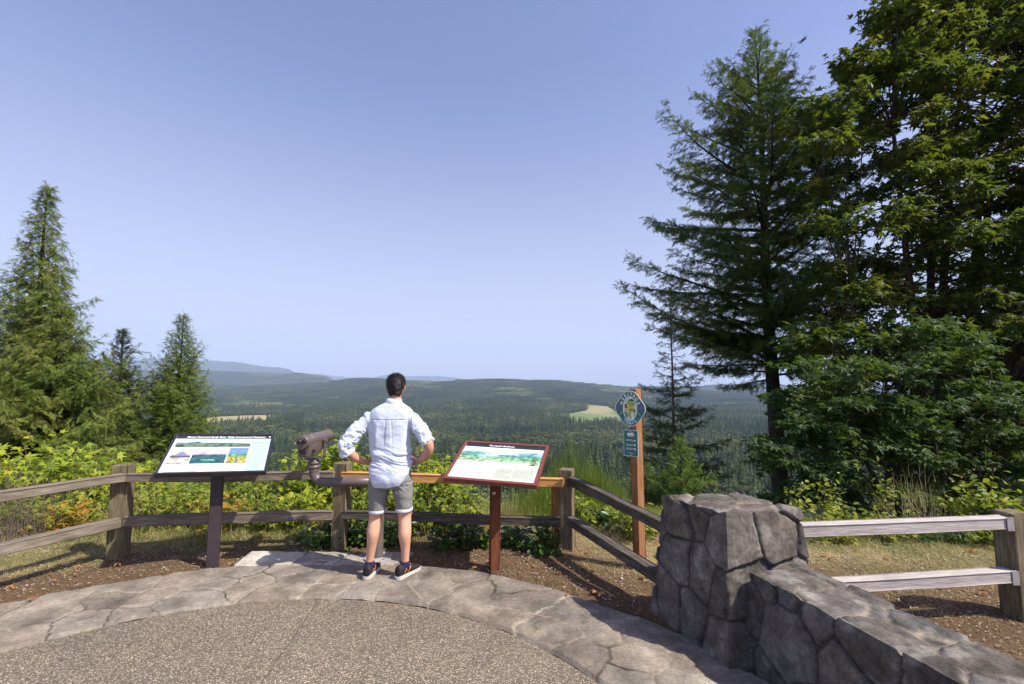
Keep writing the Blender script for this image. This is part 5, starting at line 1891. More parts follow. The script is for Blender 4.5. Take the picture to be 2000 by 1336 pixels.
LEFT = 'leafy shrubs behind the left fence'
for i, (px, py, Y, r, mat, lf, lab) in enumerate([
    (20, 885, 7.2, .85, 'thimble', .13, 'yellow-green thimbleberry bush at the far left edge behind the fence'),
    (120, 850, 7.0, .80, 'thimble', .13, 'bright lime thimbleberry bush with some orange leaves, left of the first post'),
    (215, 880, 6.6, .65, 'thimble', .12, 'lime thimbleberry bush just above the leftmost visible fence post'),
    (290, 905, 6.5, .6, 'thimble', .11, 'low yellow-green bush at the left foot of the black-framed panel'),
    (375, 925, 6.4, .6, 'vine', .085, 'small-leaved yellow bush under the middle of the black-framed panel'),
    (470, 915, 6.5, .6, 'vine', .085, 'small-leaved yellow bush under the right half of the black-framed panel'),
    (555, 900, 6.4, .55, 'vine', .085, 'yellow-green bush between the black-framed panel and the telescope'),
    (625, 860, 6.1, .42, 'thimble', .105, 'yellow-green vine maple shoots rising behind the telescope'),
    (680, 828, 6.3, .34, 'thimble', .105, 'tallest yellow-green shoots beside the left elbow of the man'),
    (730, 880, 6.1, .45, 'thimble', .105, 'yellow-green bush behind the back of the man'),
    (850, 880, 6.1, .42, 'thimble', .105, 'yellow-green bush beside the right elbow of the man'),
    (868, 925, 5.9, .36, 'vine', .09, 'yellow-green bush at the left end of the brown-framed panel')]):
    x = gx(px, Y); zb = sz(x, Y)
    shrub('leafy_shrub', lab, x, Y, zb, zpx(py, Y) - zb, r, mat, 100 + i, PALM, lf, 22 if r > .5 else 15, 42, group=LEFT, low=.15)
for i, (px, py, Y, r) in enumerate([(330, 985, 5.9, .5), (150, 990, 5.8, .6), (450, 985, 5.9, .5), (40, 1000, 6.2, .6), (560, 975, 5.75, .4), (780, 975, 5.8, .45)]):
    x = gx(px, Y); zb = sz(x, Y) - .02
    labs = ['reddening low bush under the left half of the black-framed panel', 'reddening low bush behind the lower rail at the far left', 'low yellow bush behind the post of the black-framed panel', 'low yellow bush at the left picture edge', 'low yellow bush left of the second fence post', 'low yellow bush between the legs of the man']
    shrub('low_shrub', labs[i], x, Y, zb, max(.28, zpx(py, Y) - zb + .1) * (.8 if i < 2 else 1), r, 'redmix' if i < 2 else 'vine', 140 + i, PALM, .085, 12, 20, group='low bushes along the foot of the left fence', low=.1)

LB = 'low bushes close behind the fence'
for i, (px, Y, h, r, mat, lab) in enumerate([
    (60, 5.55, .5, .5, 'vine', 'low yellow-green bush right behind the left rail, nearest the picture edge'),
    (160, 5.5, .42, .45, 'redmix', 'low yellow-green bush close behind the rails left of the first post'),
    (265, 5.55, .48, .45, 'vine', 'low yellow-green bush just right of the first post'),
    (350, 5.6, .52, .45, 'vine', 'low yellow-green bush left of the dark panel post, behind the lower rail'),
    (445, 5.6, .5, .42, 'redmix', 'low yellow-green bush right of the dark panel post, behind the lower rail'),
    (530, 5.55, .5, .42, 'vine', 'low yellow-green bush below the left of the telescope, behind the lower rail'),
    (610, 5.55, .52, .36, 'thimble', 'low yellow-green bush directly below the telescope'),
    (700, 5.6, .55, .36, 'vine', 'low yellow-green bush left of the legs of the man'),
    (770, 5.6, .55, .32, 'vine', 'low yellow-green bush seen between the legs of the man'),
    (840, 5.6, .55, .36, 'vine', 'low yellow-green bush right of the legs of the man'),
    (905, 5.6, .5, .32, 'vine', 'low yellow-green bush left of the brown panel post'),
    (1130, 5.7, .45, .34, 'vine', 'low leafy bush between the corner post and the sloping rails'),
    (1230, 5.3, .4, .3, 'vine', 'low leafy bush at the foot of the trail sign post'),
    (1600, 5.35, .20, .4, 'snowberry', 'low leafy bush right of the pillar, just behind the pale top rail'),
    (1690, 5.4, .16, .4, 'snowberry', 'low leafy bush in the left middle above the pale top rail'),
    (1790, 5.3, .18, .42, 'salal', 'low leafy bush in the right middle above the pale top rail'),
    (1900, 5.1, .2, .42, 'vine', 'low leafy bush just left of the right-hand post')]):
    x = gx(px, Y)
    shrub('low_bush', lab, x, Y, min(-.02, sz(x, Y)), h, r, mat, 260 + i, PALM, .075, 14, 24, group=LB, low=.08)

SAL = 'glossy green salal clumps at the foot of the fence'
for i, (px, Y, h, r, lab) in enumerate([
    (640, 5.10, .26, .26, 'glossy green salal clump at the left foot of the second fence post'),
    (700, 5.12, .22, .22, 'glossy green salal clump right of the second fence post'),
    (775, 5.2, .26, .25, 'glossy green salal clump seen between and beside the legs of the man'),
    (885, 5.05, .24, .24, 'glossy green salal clump left of the brown panel post'),
    (930, 5.05, .26, .20, 'glossy green salal clump touching the brown panel post'),
    (1000, 5.1, .20, .22, 'small salal clump right of the brown panel post'),
    (1062, 4.85, .24, .17, 'glossy green salal clump at the foot of the corner fence post')]):
    x = gx(px, Y)
    shrub('salal_plant', lab, x, Y, -.01, h, r, 'salal', 160 + i, OVAL, .075, 16, 16, 'plant', SAL, low=.1)

RG = 'leafy shrubs behind the right fence'
for i, (px, py, Y, r, mat, lf, lt, lab) in enumerate([
    (1535, 925, 5.7, .20, 'snowberry', .055, OVAL, 'thin yellowing shoots just right of the stone pillar'),
    (1590, 890, 6.0, .20, 'snowberry', .055, OVAL, 'tall upright yellow-green shoot behind the right fence'),
    (1625, 975, 5.6, .30, 'snowberry', .055, OVAL, 'low yellow-green snowberry bush behind the left part of the pale rail'),
    (1700, 905, 6.2, .22, 'snowberry', .055, OVAL, 'loose upright snowberry shoot behind the middle of the pale rail'),
    (1720, 985, 5.8, .32, 'snowberry', .05, OVAL, 'low snowberry bush behind the middle of the pale rail'),
    (1850, 965, 5.9, .30, 'vine', .06, OVAL, 'low bright bush left of the right-hand post'),
    (1900, 900, 5.6, .35, 'vine', .065, OVAL, 'bright yellow-green bush right behind the right-hand post'),
    (1965, 935, 5.3, .45, 'vine', .065, OVAL, 'bright low bush at the right picture edge'),
    (1265, 1000, 5.6, .3, 'vine', .07, PALM, 'small leafy bush behind the trail sign post'),
    (1205, 985, 5.9, .32, 'vine', .07, PALM, 'small leafy bush left of the trail sign post'),
    (1160, 1000, 5.7, .3, 'salal', .07, OVAL, 'small dark leafy bush behind the sloping rails')]):
    x = gx(px, Y); zb = sz(x, Y)
    shrub('leafy_shrub', lab, x, Y, zb, zpx(py, Y) - zb, r, mat, 200 + i, lt, lf * 1.35, 5 if r < .3 else 10, 20, group=RG, low=.2, arch=.5)


# broom, tall grass, bare twigs ------------------------------------------------
def blades(mb, rs, x, y, z, h, w, lean, n_seg=4, bend=.3):
    """thin tapering blades; arrays"""
    n = len(x)
    az = rs.uniform(0, 6.283, n)
    d = np.c_[np.cos(az), np.sin(az)]
    sd = np.c_[-d[:, 1], d[:, 0]]
    lv = []
    for k in range(n_seg):
        t = k / (n_seg - 1)
        off = lean * h * (t * .6 + bend * t * t)
        c = np.c_[x + d[:, 0] * off, y + d[:, 1] * off, z + h * t * (1 - .22 * lean * t)]
        ww = w * (1 - t * .92)
        s3 = np.c_[sd * ww[:, None], np.zeros(n)]
        lv += [c - s3, c + s3]
    V = np.stack(lv, 1).reshape(-1, 3)
    b = (np.arange(n) * n_seg * 2)[:, None]
    Fq = np.concatenate([b + np.array([[2 * k, 2 * k + 1, 2 * k + 3, 2 * k + 2]]) for k in range(n_seg - 1)])
    mb.add(V, Fq)


def broom(label, px, py, Y, r, n, seed, mat='broom', name='broom_shrub', leanf=.28, group='broom bushes behind the brown-framed panel', w=.0028, cat='shrub'):
    rs = RS(seed)
    x0 = gx(px, Y); zb = sz(x0, Y); h = zpx(py, Y) - zb
    root = thing(name, label, cat, (x0, Y, zb), group)
    mb = MB()
    if mat == 'broom': n = int(n * 1.8)
    a = rs.uniform(0, 6.283, n); q = r * np.sqrt(rs.rand(n))
    x, y = x0 + q * np.cos(a), Y + q * np.sin(a) * .8
    hh = h * (1 - .45 * (q / r) ** 2) * rs.uniform(.45, 1.02, n)
    blades(mb, rs, x, y, np.full(n, zb - .05), hh, np.full(n, w), leanf * rs.rand(n), 5, .2)
    # side shoots
    m = n * 2
    i = rs.randint(0, n, m)
    t = rs.uniform(.4, .9, m)
    blades(mb, rs, x[i] + rs.normal(0, .03, m), y[i] + rs.normal(0, .03, m), zb + hh[i] * t, hh[i] * rs.uniform(.15, .35, m), np.full(m, w * .7), .5 * rs.rand(m), 3, .2)
    mb.build('stems', M[mat], root)['kind'] = 'stuff'
    return root


broom('tall upright green broom bush right of the brown-framed panel', 1118, 855, 6.6, .42, 700, 1)
broom('green broom bush above the corner fence post', 1085, 905, 6.3, .35, 500, 2)
broom('green broom bush above the start of the sloping rails', 1165, 900, 6.7, .42, 600, 3)
broom('low green broom bush directly under the sloping top rail', 1185, 960, 6.2, .4, 420, 4)
broom('green broom bush behind the right half of the brown-framed panel', 1040, 935, 6.1, .38, 420, 5)
broom('tall straw-coloured grass tuft behind the brown panel post', 985, 955, 5.7, .36, 260, 6, 'dry', 'tall_grass_tuft', .3, 'tall grass tufts behind the fence', .002, 'grass tuft')
broom('pale grass tuft left of the brown panel post', 925, 965, 5.7, .30, 190, 7, 'dry', 'tall_grass_tuft', .3, 'tall grass tufts behind the fence', .002, 'grass tuft')
broom('mixed green grass tuft between the brown panel post and the corner post', 1020, 950, 5.8, .34, 260, 8, 'greengrass', 'tall_grass_tuft', .3, 'tall grass tufts behind the fence', .0024, 'grass tuft')
broom('tall dry grass stalks leaning behind the pale rail on the right', 1770, 885, 5.6, .35, 60, 9, 'dry', 'tall_grass_tuft', .75, 'tall grass tufts behind the fence', .0032, 'grass tuft')
broom('dry grass stalks rising left of the black-framed panel', 205, 830, 6.0, .3, 22, 10, 'dry', 'tall_grass_tuft', .5, 'tall grass tufts behind the fence', .0026, 'grass tuft')
broom('dry grass stalks standing among the bushes under the black-framed panel', 440, 905, 5.45, .35, 40, 21, 'dry', 'tall_grass_tuft', .5, 'tall grass tufts behind the fence', .0024, 'grass tuft')
broom('dry grass stalks among the bushes right of the first fence post', 275, 900, 5.4, .3, 36, 22, 'dry', 'tall_grass_tuft', .5, 'tall grass tufts behind the fence', .0024, 'grass tuft')
broom('dry grass stalks among the bushes right of the man', 865, 940, 5.5, .3, 44, 23, 'dry', 'tall_grass_tuft', .5, 'tall grass tufts behind the fence', .0024, 'grass tuft')
broom('dry grass stalks beside the trail sign post', 1222, 950, 5.6, .2, 22, 11, 'dry', 'tall_grass_tuft', .5, 'tall grass tufts behind the fence', .0022, 'grass tuft')
broom('leafless grey-brown twiggy bush behind the rail at the left picture edge', 25, 900, 5.5, .62, 420, 12, 'brown_twig', 'bare_bush', .75, None, .0032)
broom('leafless grey twig clump low behind the left rail', 75, 965, 5.2, .35, 220, 13, 'brown_twig', 'bare_bush', .85, None, .0032)


# ------------------------------------------------------------------ ground cover
def ground_cover():
    rs = RS(9)
    n = 330000
    x = rs.uniform(-9.5, 9, n); y = rs.uniform(3.1, 7.6, n)
    p = np.c_[x, y]
    dp = np.hypot(x - PC_O[0], y - PC_O[1]) - PR_O
    nz = fbm(p * .9, 12, 4); n2 = fbm(p * 3.5, 44, 3)
    want = sstep(.55, 1.25, dp + .28 * nz + .15 * n2)
    want = np.where(x > 1.6, sstep(-.5, .6, (y - 4.3) * .8 + .35 * nz + (x - 3.2) * .1 + .2 * n2), want)
    want = want * (.35 + .65 * sstep(-.5, .3, n2)) + .015
    want[(dp < .12)] = 0
    inpil = (x > 1.0) & (x < 2.1) & (y < 3.75)
    keep = (rs.rand(n) < want) & ~inpil & (np.abs(x) < y * 1.22 + .3) & ((x > 1.6) | (y > 4.2) | (x < -3.0))
    keep &= ~((x > 1.3) & (x < 2.75) & (y < 3.2))
    x, y, nz = x[keep], y[keep], nz[keep]
    z = terrain(x, y) + near_h(x, y) - .02
    g = rs.rand(len(x)) < np.clip(.12 + .5 * (y - 5.2) + .35 * nz + np.where(x > 1.8, .34, 0), .03, .8)
    for sel, mat, lab, hs in ((~g, 'dry', 'short dry straw-coloured grass round the fence', .05), (g, 'greengrass', 'short green grass among the dry grass', .065)):
        mb = MB()
        m = sel.sum()
        blades(mb, rs, x[sel], y[sel], z[sel], hs * rs.uniform(.4, 1.5, m) * (1 + 1.6 * sstep(4.9, 5.9, y[sel])), np.full(m, .0022), rs.uniform(.5, 2.2, m), 3, .3)
        o = mb.build('grass', M[mat], None); tag(o, lab, 'grass', kind='stuff')
    # wood chips, straw bits, fallen leaves on the soil
    n = 26000
    x = rs.uniform(-8, 8, n); y = rs.uniform(3.0, 5.6, n)
    dp = np.hypot(x - PC_O[0], y - PC_O[1]) - PR_O
    k = (dp > .03) & (np.abs(x) < y * 1.22 + .3) & ~((x > 1.2) & (x < 2.75) & (y < 3.75))
    k |= (rs.rand(n) < .012) & (np.abs(x) < 5)
    k &= ~((x > 1.0) & (x < 2.75) & (y < 3.75))
    x, y, dp = x[k], y[k], dp[k]
    z = np.where(dp > .03, terrain(x, y) + near_h(x, y), .006) + .0
    T = np.array([(-.25, -.5, 0), (.25, -.5, .05), (.2, .5, .0), (-.2, .5, .06)]); TF = np.array([[0, 1, 2, 3]])
    mb = MB(); m = len(x)
    mb.inst(T, TF, np.c_[x, y, z + .002], np.c_[rs.normal(0, 1, (m, 2)), np.zeros(m)], np.tile([0, 0, 1.], (m, 1)) + rs.normal(0, .25, (m, 3)), rs.uniform(.006, .020, m) * 1.0)
    tag(mb.build('wood_chips', M['chips'], None), 'pale wood chips and straw bits littering the bare soil', 'litter', kind='stuff')
    n = 420
    x = rs.uniform(-7, 8, n); y = rs.uniform(3.6, 6.5, n)
    dp = np.hypot(x - PC_O[0], y - PC_O[1]) - PR_O
    k = (dp > -.1) & ~((x > 1.0) & (x < 2.75) & (y < 3.75)); x, y, dp = x[k], y[k], dp[k]
    z = np.where(dp > .03, terrain(x, y) + near_h(x, y), .004) + .012
    mb = MB(); m = len(x)
    mb.inst(PALM[0] * [1, 1, 2.2], PALM[1], np.c_[x, y, z], np.c_[rs.normal(0, 1, (m, 2)), np.zeros(m)], np.tile([0, 0, 1.], (m, 1)) + rs.normal(0, .3, (m, 3)), rs.uniform(.03, .085, m))
    tag(mb.build('fallen_leaves', M['deadleaf'], None), 'brown curled fallen leaves scattered over soil and grass', 'leaves', kind='stuff')


ground_cover()


# ================================================================== the wooded valley
def far_conifer(seed, tiers=8, k=7):
    rs = RS(seed); mb = MB()
    mb.tube([(0, 0, 0), (0, 0, .98)], [.012, .002], 4, mi=1, cap=False)
    for i in range(tiers):
        z = .12 + .80 * i / (tiers - 1)
        R = .165 * (1 - (z - .12) / .92) ** .85 + .012
        for j in range(k):
            a = j / k * 6.283 + rs.uniform(-.4, .4) + i
            r = R * rs.uniform(.65, 1.15); wd = .42
            dz = -.05 * rs.uniform(.5, 1.4) - .02
            c0 = (0, 0, z + .075); e = (r * math.cos(a), r * math.sin(a), z + dz)
            b1 = (r * .62 * math.cos(a - wd), r * .62 * math.sin(a - wd), z + dz * .3); b2 = (r * .62 * math.cos(a + wd), r * .62 * math.sin(a + wd), z + dz * .3)
            mb.add([c0, b1, e, b2], [[0, 1, 2], [0, 2, 3]])
    return mb


def far_leafy(seed, n=120):
    rs = RS(seed); mb = MB()
    mb.tube([(0, 0, 0), (0, 0, .5)], [.02, .01], 4, mi=1, cap=False)
    lobes = [(V3(rs.uniform(-.17, .17), rs.uniform(-.17, .17), rs.uniform(.45, .80)), rs.uniform(.13, .22)) for _ in range(7)] + [(V3(0, 0, .62), .26)]
    for i in range(n):
        c, r = lobes[rs.randint(len(lobes))]
        d = rand_dirs(rs, 1, .35)[0]
        p = c + d * r * V3(1, 1, .85) * rs.uniform(.85, 1.05)
        u = norm(np.cross(d, rand_dirs(rs, 1)[0])); v = np.cross(d, u)
        s = rs.uniform(.045, .085)
        tw = d * rs.uniform(-.02, .02)
        mb.add([p - u * s, p - v * s * .7 + tw, p + u * s, p + v * s * .7 - tw], [[0, 1, 2, 3]])
    return mb


FIELDS = [np.array([(215, 1640), (430, 1660), (500, 2150), (530, 2300), (575, 2740), (450, 2780), (390, 2400), (240, 2120)], float),
          np.array([(-1130, 1600), (-900, 1640), (-930, 1800), (-1020, 2120), (-1330, 2050), (-1250, 1750)], float)]


def in_poly(x, y, poly):
    c = np.zeros(len(x), bool); j = len(poly) - 1
    for i in range(len(poly)):
        xi, yi, xj, yj = *poly[i], *poly[j]
        m = ((yi > y) != (yj > y)) & (x < (xj - xi) * (y - yi) / (yj - yi + 1e-9) + xi)
        c ^= m; j = i
    return c


def forest():
    rs = RS(12)
    protos = []
    for i in range(5):
        me = far_conifer(50 + i).mesh('conifer_tree_shape'); me.materials.append(M['far_conifer']); me.materials.append(M['bark_far']); protos.append(me)
    for i in range(3):
        me = far_leafy(60 + i).mesh('leafy_tree_shape'); me.materials.append(M['far_leafy']); me.materials.append(M['bark_far']); protos.append(me)
    # patches of trees for the far ridges
    for i in range(7):
        mb = MB()
        n = 210
        lf = i >= 4
        px_, py_ = rs.uniform(-80, 80, n), rs.uniform(-80, 80, n)
        for a, b in zip(px_, py_):
            h = rs.uniform(12, 20) if lf else rs.uniform(14, 28)
            q = 5; r = h * (.34 if lf else .18)
            an = np.arange(q) / q * 6.283 + rs.rand() * 6
            V = np.r_[[[a, b, h]], np.c_[a + r * np.cos(an), b + r * np.sin(an), np.full(q, h * .25) + rs.uniform(-2, 2, q)]]
            if lf: V = np.r_[V[:1] - [0, 0, h * .05], np.c_[a + r * .8 * np.cos(an), b + r * .8 * np.sin(an), np.full(q, h * .78)], V[1:]]
            Fc = [[0, 1 + j, 1 + (j + 1) % q] for j in range(q)]
            mb.add(V, np.array(Fc))
            if lf: mb.add(V[1:], np.array([[j, q + j, q + (j + 1) % q, (j + 1) % q] for j in range(q)]))
        me = mb.mesh('tree_patch_shape'); me.materials.append(M['far_leafy' if lf else 'far_conifer']); protos.append(me)
    pcol = bpy.data.collections.new('tree_shapes')
    for i, me in enumerate(protos):
        o = bpy.data.objects.new('tree_shape_%02d' % i, me)
        pcol.objects.link(o)
    # single trees
    X, Y = [], []
    for (y0, y1, sp) in ((300, 800, 10.5), (800, 1500, 11.0), (1500, 2700, 12)):
        nx = int(2.8 * y1 / sp); ny = int((y1 - y0) / sp)
        a, b = np.meshgrid(np.arange(nx), np.arange(ny), indexing='ij')
        x = (a.ravel() + rs.uniform(-.5, .5, nx * ny)) * sp - 1.4 * y1; y = y0 + (b.ravel() + rs.uniform(-.5, .5, nx * ny)) * sp
        k = np.abs(x) < 1.38 * y + 30
        X.append(x[k]); Y.append(y[k])
    x, y = np.concatenate(X), np.concatenate(Y)
    k = ~in_poly(x, y, FIELDS[0]) & ~in_poly(x, y, FIELDS[1])
    gap = fbm(np.c_[x, y] / 160.0, 61, 3)
    k &= (gap > -.72 - .1 * (y > 1400)) & (rs.rand(len(x)) < .93)
    x, y = x[k], y[k]
    z = terrain(x, y) - .5
    kind_n = fbm(np.c_[x, y] / 230.0, 71, 3) + .30 * sstep(100, -700, x) + .08
    leafy = (kind_n + rs.normal(0, .35, len(x))) > .42
    idx = np.where(leafy, 5 + rs.randint(0, 3, len(x)), rs.randint(0, 5, len(x)))
    hgt = (1 + .22 * fbm(np.c_[x, y] / 55.0, 83, 2)) * np.where(leafy, rs.uniform(13, 24, len(x)), rs.uniform(14, 37, len(x))) * (1 + .14 * fbm(np.c_[x, y] / 90.0, 81, 2))
    # nearest visible ones become trees of their own
    pxs = 1000 + F * x / y
    vis = ((y > 600) & (y < 1500) & (((pxs > 890) & (pxs < 1200)) | ((pxs > 440) & (pxs < 660)) | ((pxs > 1390) & (pxs < 1460))))
    d = np.where(vis, y, 1e9)
    own = {}
    for lf, cnt in ((False, 150), (True, 110)):
        dd = np.where(leafy == lf, d, 1e9)
        own[lf] = np.argsort(dd)[:cnt]
    mask = np.ones(len(x), bool)
    for lf, nm, lab, cat, grp in ((False, 'conifer_tree', 'dark green conifer standing in the near part of the valley wood', 'conifer', 'conifers in the near valley wood'),
                                  (True, 'leafy_tree', 'round-crowned olive leafy tree standing in the near part of the valley wood', 'tree', 'leafy trees in the near valley wood')):
        for i in own[lf]:
            mask[i] = False
            o = bpy.data.objects.new(nm, protos[int(idx[i])])
            COL.objects.link(o)
            o.location = (x[i], y[i], z[i]); o.rotation_euler = (0, 0, rs.uniform(0, 6.28))
            s = hgt[i]; w = max(s, 18) * rs.uniform(1.2, 1.8)
            o.scale = (w, w, s)
            tag(o, lab, cat, grp)
    x, y, z, idx, hgt = x[mask], y[mask], z[mask], idx[mask], hgt[mask]
    wid = np.maximum(hgt, 18) * rs.uniform(1.2, 1.9, len(x))
    # patches out to the ridges
    sp = 120.0
    a, b = np.meshgrid(np.arange(int(2.8 * 9200 / sp)), np.arange(int((9200 - 2600) / sp)), indexing='ij')
    qx = (a.ravel() + rs.uniform(-.3, .3, a.size)) * sp - 1.4 * 9200; qy = 2640 + (b.ravel() + rs.uniform(-.3, .3, a.size)) * sp
    k = (np.abs(qx) < 1.38 * qy + 100) & ~(in_poly(qx, qy, FIELDS[0])) & ~in_poly(qx + 80, qy + 80, FIELDS[0]) & ~in_poly(qx - 80, qy - 80, FIELDS[0])
    qx, qy = qx[k], qy[k]
    qz = terrain(qx, qy) - 3
    x = np.r_[x, qx]; y = np.r_[y, qy]; z = np.r_[z, qz]
    pn = fbm(np.c_[qx, qy * .6] / 520.0, 91, 3) + rs.normal(0, .18, len(qx))
    idx = np.r_[idx, np.where(pn > .30, rs.randint(12, 15, len(qx)), rs.randint(8, 12, len(qx)))]; hgt = np.r_[hgt, np.ones(len(qx))]; wid = np.r_[wid, np.ones(len(qx))]
    me = bpy.data.meshes.new('forest')
    me.vertices.add(len(x)); me.vertices.foreach_set('co', np.c_[x, y, z].astype(np.float32).ravel())
    for nm, ty, dat in (('pick', 'INT', idx.astype(np.int32)), ('turn', 'FLOAT', rs.uniform(0, 6.283, len(x)).astype(np.float32))):
        at_ = me.attributes.new(nm, ty, 'POINT'); at_.data.foreach_set('value', dat)
    at_ = me.attributes.new('size3', 'FLOAT_VECTOR', 'POINT'); at_.data.foreach_set('vector', np.c_[wid, wid, hgt].astype(np.float32).ravel())
    fo = link('forest', me, None)
    tag(fo, 'far wooded valley of dark conifers and olive leafy trees reaching to the ridges', 'forest', kind='stuff')
    ng = bpy.data.node_groups.new('plant_trees', 'GeometryNodeTree')
    ng.interface.new_socket('Geometry', in_out='INPUT', socket_type='NodeSocketGeometry')
    ng.interface.new_socket('Geometry', in_out='OUTPUT', socket_type='NodeSocketGeometry')
    N = ng.nodes.new
    gi, go = N('NodeGroupInput'), N('NodeGroupOutput')
    ip, ci = N('GeometryNodeInstanceOnPoints'), N('GeometryNodeCollectionInfo')
    ci.inputs['Collection'].default_value = pcol
    ci.inputs['Separate Children'].default_value = True
    ci.inputs['Reset Children'].default_value = True
    ip.inputs['Pick Instance'].default_value = True
    def attr(nm, ty):
        n = N('GeometryNodeInputNamedAttribute'); n.data_type = ty; n.inputs['Name'].default_value = nm; return n.outputs[0]
    cx = N('ShaderNodeCombineXYZ')
    Lk = ng.links.new
    Lk(attr('turn', 'FLOAT'), cx.inputs[2])
    e2r = N('FunctionNodeEulerToRotation'); Lk(cx.outputs[0], e2r.inputs[0])
    Lk(gi.outputs[0], ip.inputs['Points']); Lk(ci.outputs[0], ip.inputs['Instance'])
    Lk(attr('pick', 'INT'), ip.inputs['Instance Index']); Lk(e2r.outputs[0], ip.inputs['Rotation']); Lk(attr('size3', 'FLOAT_VECTOR'), ip.inputs['Scale'])
    Lk(ip.outputs[0], go.inputs[0])
    fo.modifiers.new('plant', 'NODES').node_group = ng
    print('forest instances', len(x))
    # meadows
    for k, (poly, c0, c1) in enumerate(((FIELDS[0], (.26, .24, .12), (.13, .18, .065)), (FIELDS[1], (.33, .28, .14), (.30, .26, .12)))):
        mb = MB()
        lo, hi = poly.min(0), poly.max(0)
        gx_, gy_ = np.meshgrid(np.linspace(lo[0], hi[0], 60), np.linspace(lo[1], hi[1], 90), indexing='ij')
        gz = np.maximum(terrain(gx_, gy_), FLOOR) + 1.2
        ins = in_poly(gx_.ravel(), gy_.ravel(), poly)
        nv = gx_.shape[1]
        I, J = np.meshgrid(np.arange(59), np.arange(89), indexing='ij')
        q = np.stack([I * nv + J, (I + 1) * nv + J, (I + 1) * nv + J + 1, I * nv + J + 1], -1).reshape(-1, 4)
        q = q[ins[q].sum(1) >= 3]
        p2 = np.c_[gx_.ravel(), gy_.ravel()]
        t = sstep(-.2, .3, fbm(p2 / np.array([260., 300.]), 5 + k, 3) + (.35 * sstep(2100, 2400, p2[:, 1]) if k == 0 else 0) - .1)
        c = np.array(c0) + (np.array(c1) - np.array(c0)) * t[:, None]
        mb.add(np.c_[p2, gz.ravel()], q, 0, c)
        tag(mb.build('field', M['field'], smooth=True), kind='structure')
    # barn in the right meadow
    b = V3(470, 2690, FLOOR + 1)
    root = thing('barn', 'long low white barn in the distant green meadow', 'barn', tuple(b))
    mb = MB(); mb.box(b + [0, 0, 3], (62, 16, 6)); mb.build('wall', M['white_paint'], root)
    mb = MB(); mb.prism([(-9, 5.8), (9, 5.8), (0, 9.5)], -32, 32, (b, V3(0, 1, 0), V3(0, 0, 1), V3(1, 0, 0))); mb.build('roof', M['plate'], root)


forest()


# ================================================================== camera, sky, sun
cam = bpy.data.cameras.new('camera')
co = bpy.data.objects.new('camera', cam)
COL.objects.link(co)
co.location = (0, 0, H)
co.rotation_euler = (math.pi / 2 + PITCH, 0, 0)
cam.sensor_width = 36
cam.lens = F / 2000 * 36
cam.clip_start = .05
cam.clip_end = 90000
SC.camera = co

to_sun = Vector((.76, -.355, 1.0)).normalized()
SUN_EL = math.asin(to_sun.z)
SUN_AZ = math.atan2(to_sun.x, to_sun.y)
sl = bpy.data.lights.new('sun', 'SUN')
sl.energy = 5.0
sl.angle = rad(.55)
sl.color = (1.0, .93, .80)
so = bpy.data.objects.new('sun', sl)
COL.objects.link(so)
so.rotation_euler = to_sun.to_track_quat('Z', 'Y').to_euler()

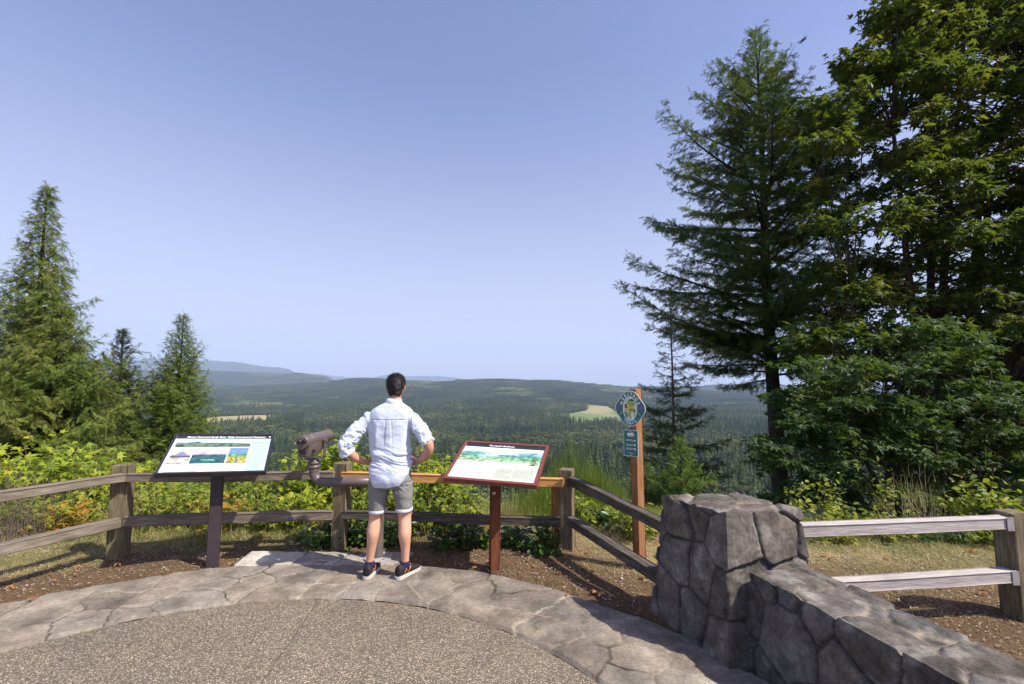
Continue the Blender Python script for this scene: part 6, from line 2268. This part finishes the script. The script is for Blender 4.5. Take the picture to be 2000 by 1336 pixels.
wd = bpy.data.worlds.new('World')
SC.world = wd
wd.use_nodes = True
nt = wd.node_tree
nt.nodes.clear()
ou = nt.nodes.new('ShaderNodeOutputWorld')
bg = nt.nodes.new('ShaderNodeBackground')
sky = nt.nodes.new('ShaderNodeTexSky')
sky.sky_type = 'NISHITA'
sky.sun_disc = False
sky.sun_elevation = SUN_EL
sky.sun_rotation = SUN_AZ
sky.altitude = 300
sky.air_density = 1.0
sky.dust_density = 2.0
sky.ozone_density = 4.5
tint = nt.nodes.new('ShaderNodeMix')
tint.data_type = 'RGBA'; tint.blend_type = 'MULTIPLY'; tint.inputs[0].default_value = 1
tint.inputs[7].default_value = (1.10, .90, 1.0, 1)
nt.links.new(sky.outputs[0], tint.inputs[6])
tc = nt.nodes.new('ShaderNodeTexCoord'); sx = nt.nodes.new('ShaderNodeSeparateXYZ'); mr = nt.nodes.new('ShaderNodeMapRange')
nt.links.new(tc.outputs['Generated'], sx.inputs[0]); nt.links.new(sx.outputs[2], mr.inputs[0])
mr.interpolation_type = 'SMOOTHSTEP'
mr.inputs['From Min'].default_value = -.10; mr.inputs['From Max'].default_value = .62
mr.inputs['To Min'].default_value = .80; mr.inputs['To Max'].default_value = 0
low = nt.nodes.new('ShaderNodeMix'); low.data_type = 'RGBA'
low.inputs[7].default_value = (3.65, 3.65, 3.95, 1)          # thin summer haze brightening the sky's foot
nt.links.new(mr.outputs[0], low.inputs[0]); nt.links.new(tint.outputs[2], low.inputs[6])
nt.links.new(low.outputs[2], bg.inputs[0])
bg.inputs[1].default_value = .125
nt.links.new(bg.outputs[0], ou.inputs[0])

# haze: one even box of air round everything, sky outside it
hm = bpy.data.materials.new('haze_air')
hm.use_nodes = True
hn = hm.node_tree
hn.nodes.clear()
ho = hn.nodes.new('ShaderNodeOutputMaterial')
pv = hn.nodes.new('ShaderNodeVolumePrincipled')
pv.inputs['Color'].default_value = (.60, .74, 1.0, 1)
pv.inputs['Density'].default_value = HAZE
pv.inputs['Anisotropy'].default_value = .0
hn.links.new(pv.outputs[0], ho.inputs['Volume'])
mb = MB()
mb.box((0, 0, 900), (50000, 50000, 2200))
hz = mb.build('haze', hm)
tag(hz, 'thin blue summer haze filling the valley air', kind='stuff')

SC.view_settings.view_transform = 'Standard'
SC.view_settings.look = 'None'
SC.view_settings.exposure = EXPOSURE
SC.view_settings.gamma = 1
cy = SC.cycles
cy.max_bounces = 8
cy.diffuse_bounces = 3
cy.glossy_bounces = 2
cy.transmission_bounces = 4
cy.transparent_max_bounces = 4
cy.volume_bounces = 2
cy.caustics_reflective = False
cy.caustics_refractive = False
cy.sample_clamp_indirect = 4
cy.use_denoising = True
cy.use_adaptive_sampling = True
cy.adaptive_threshold = .012
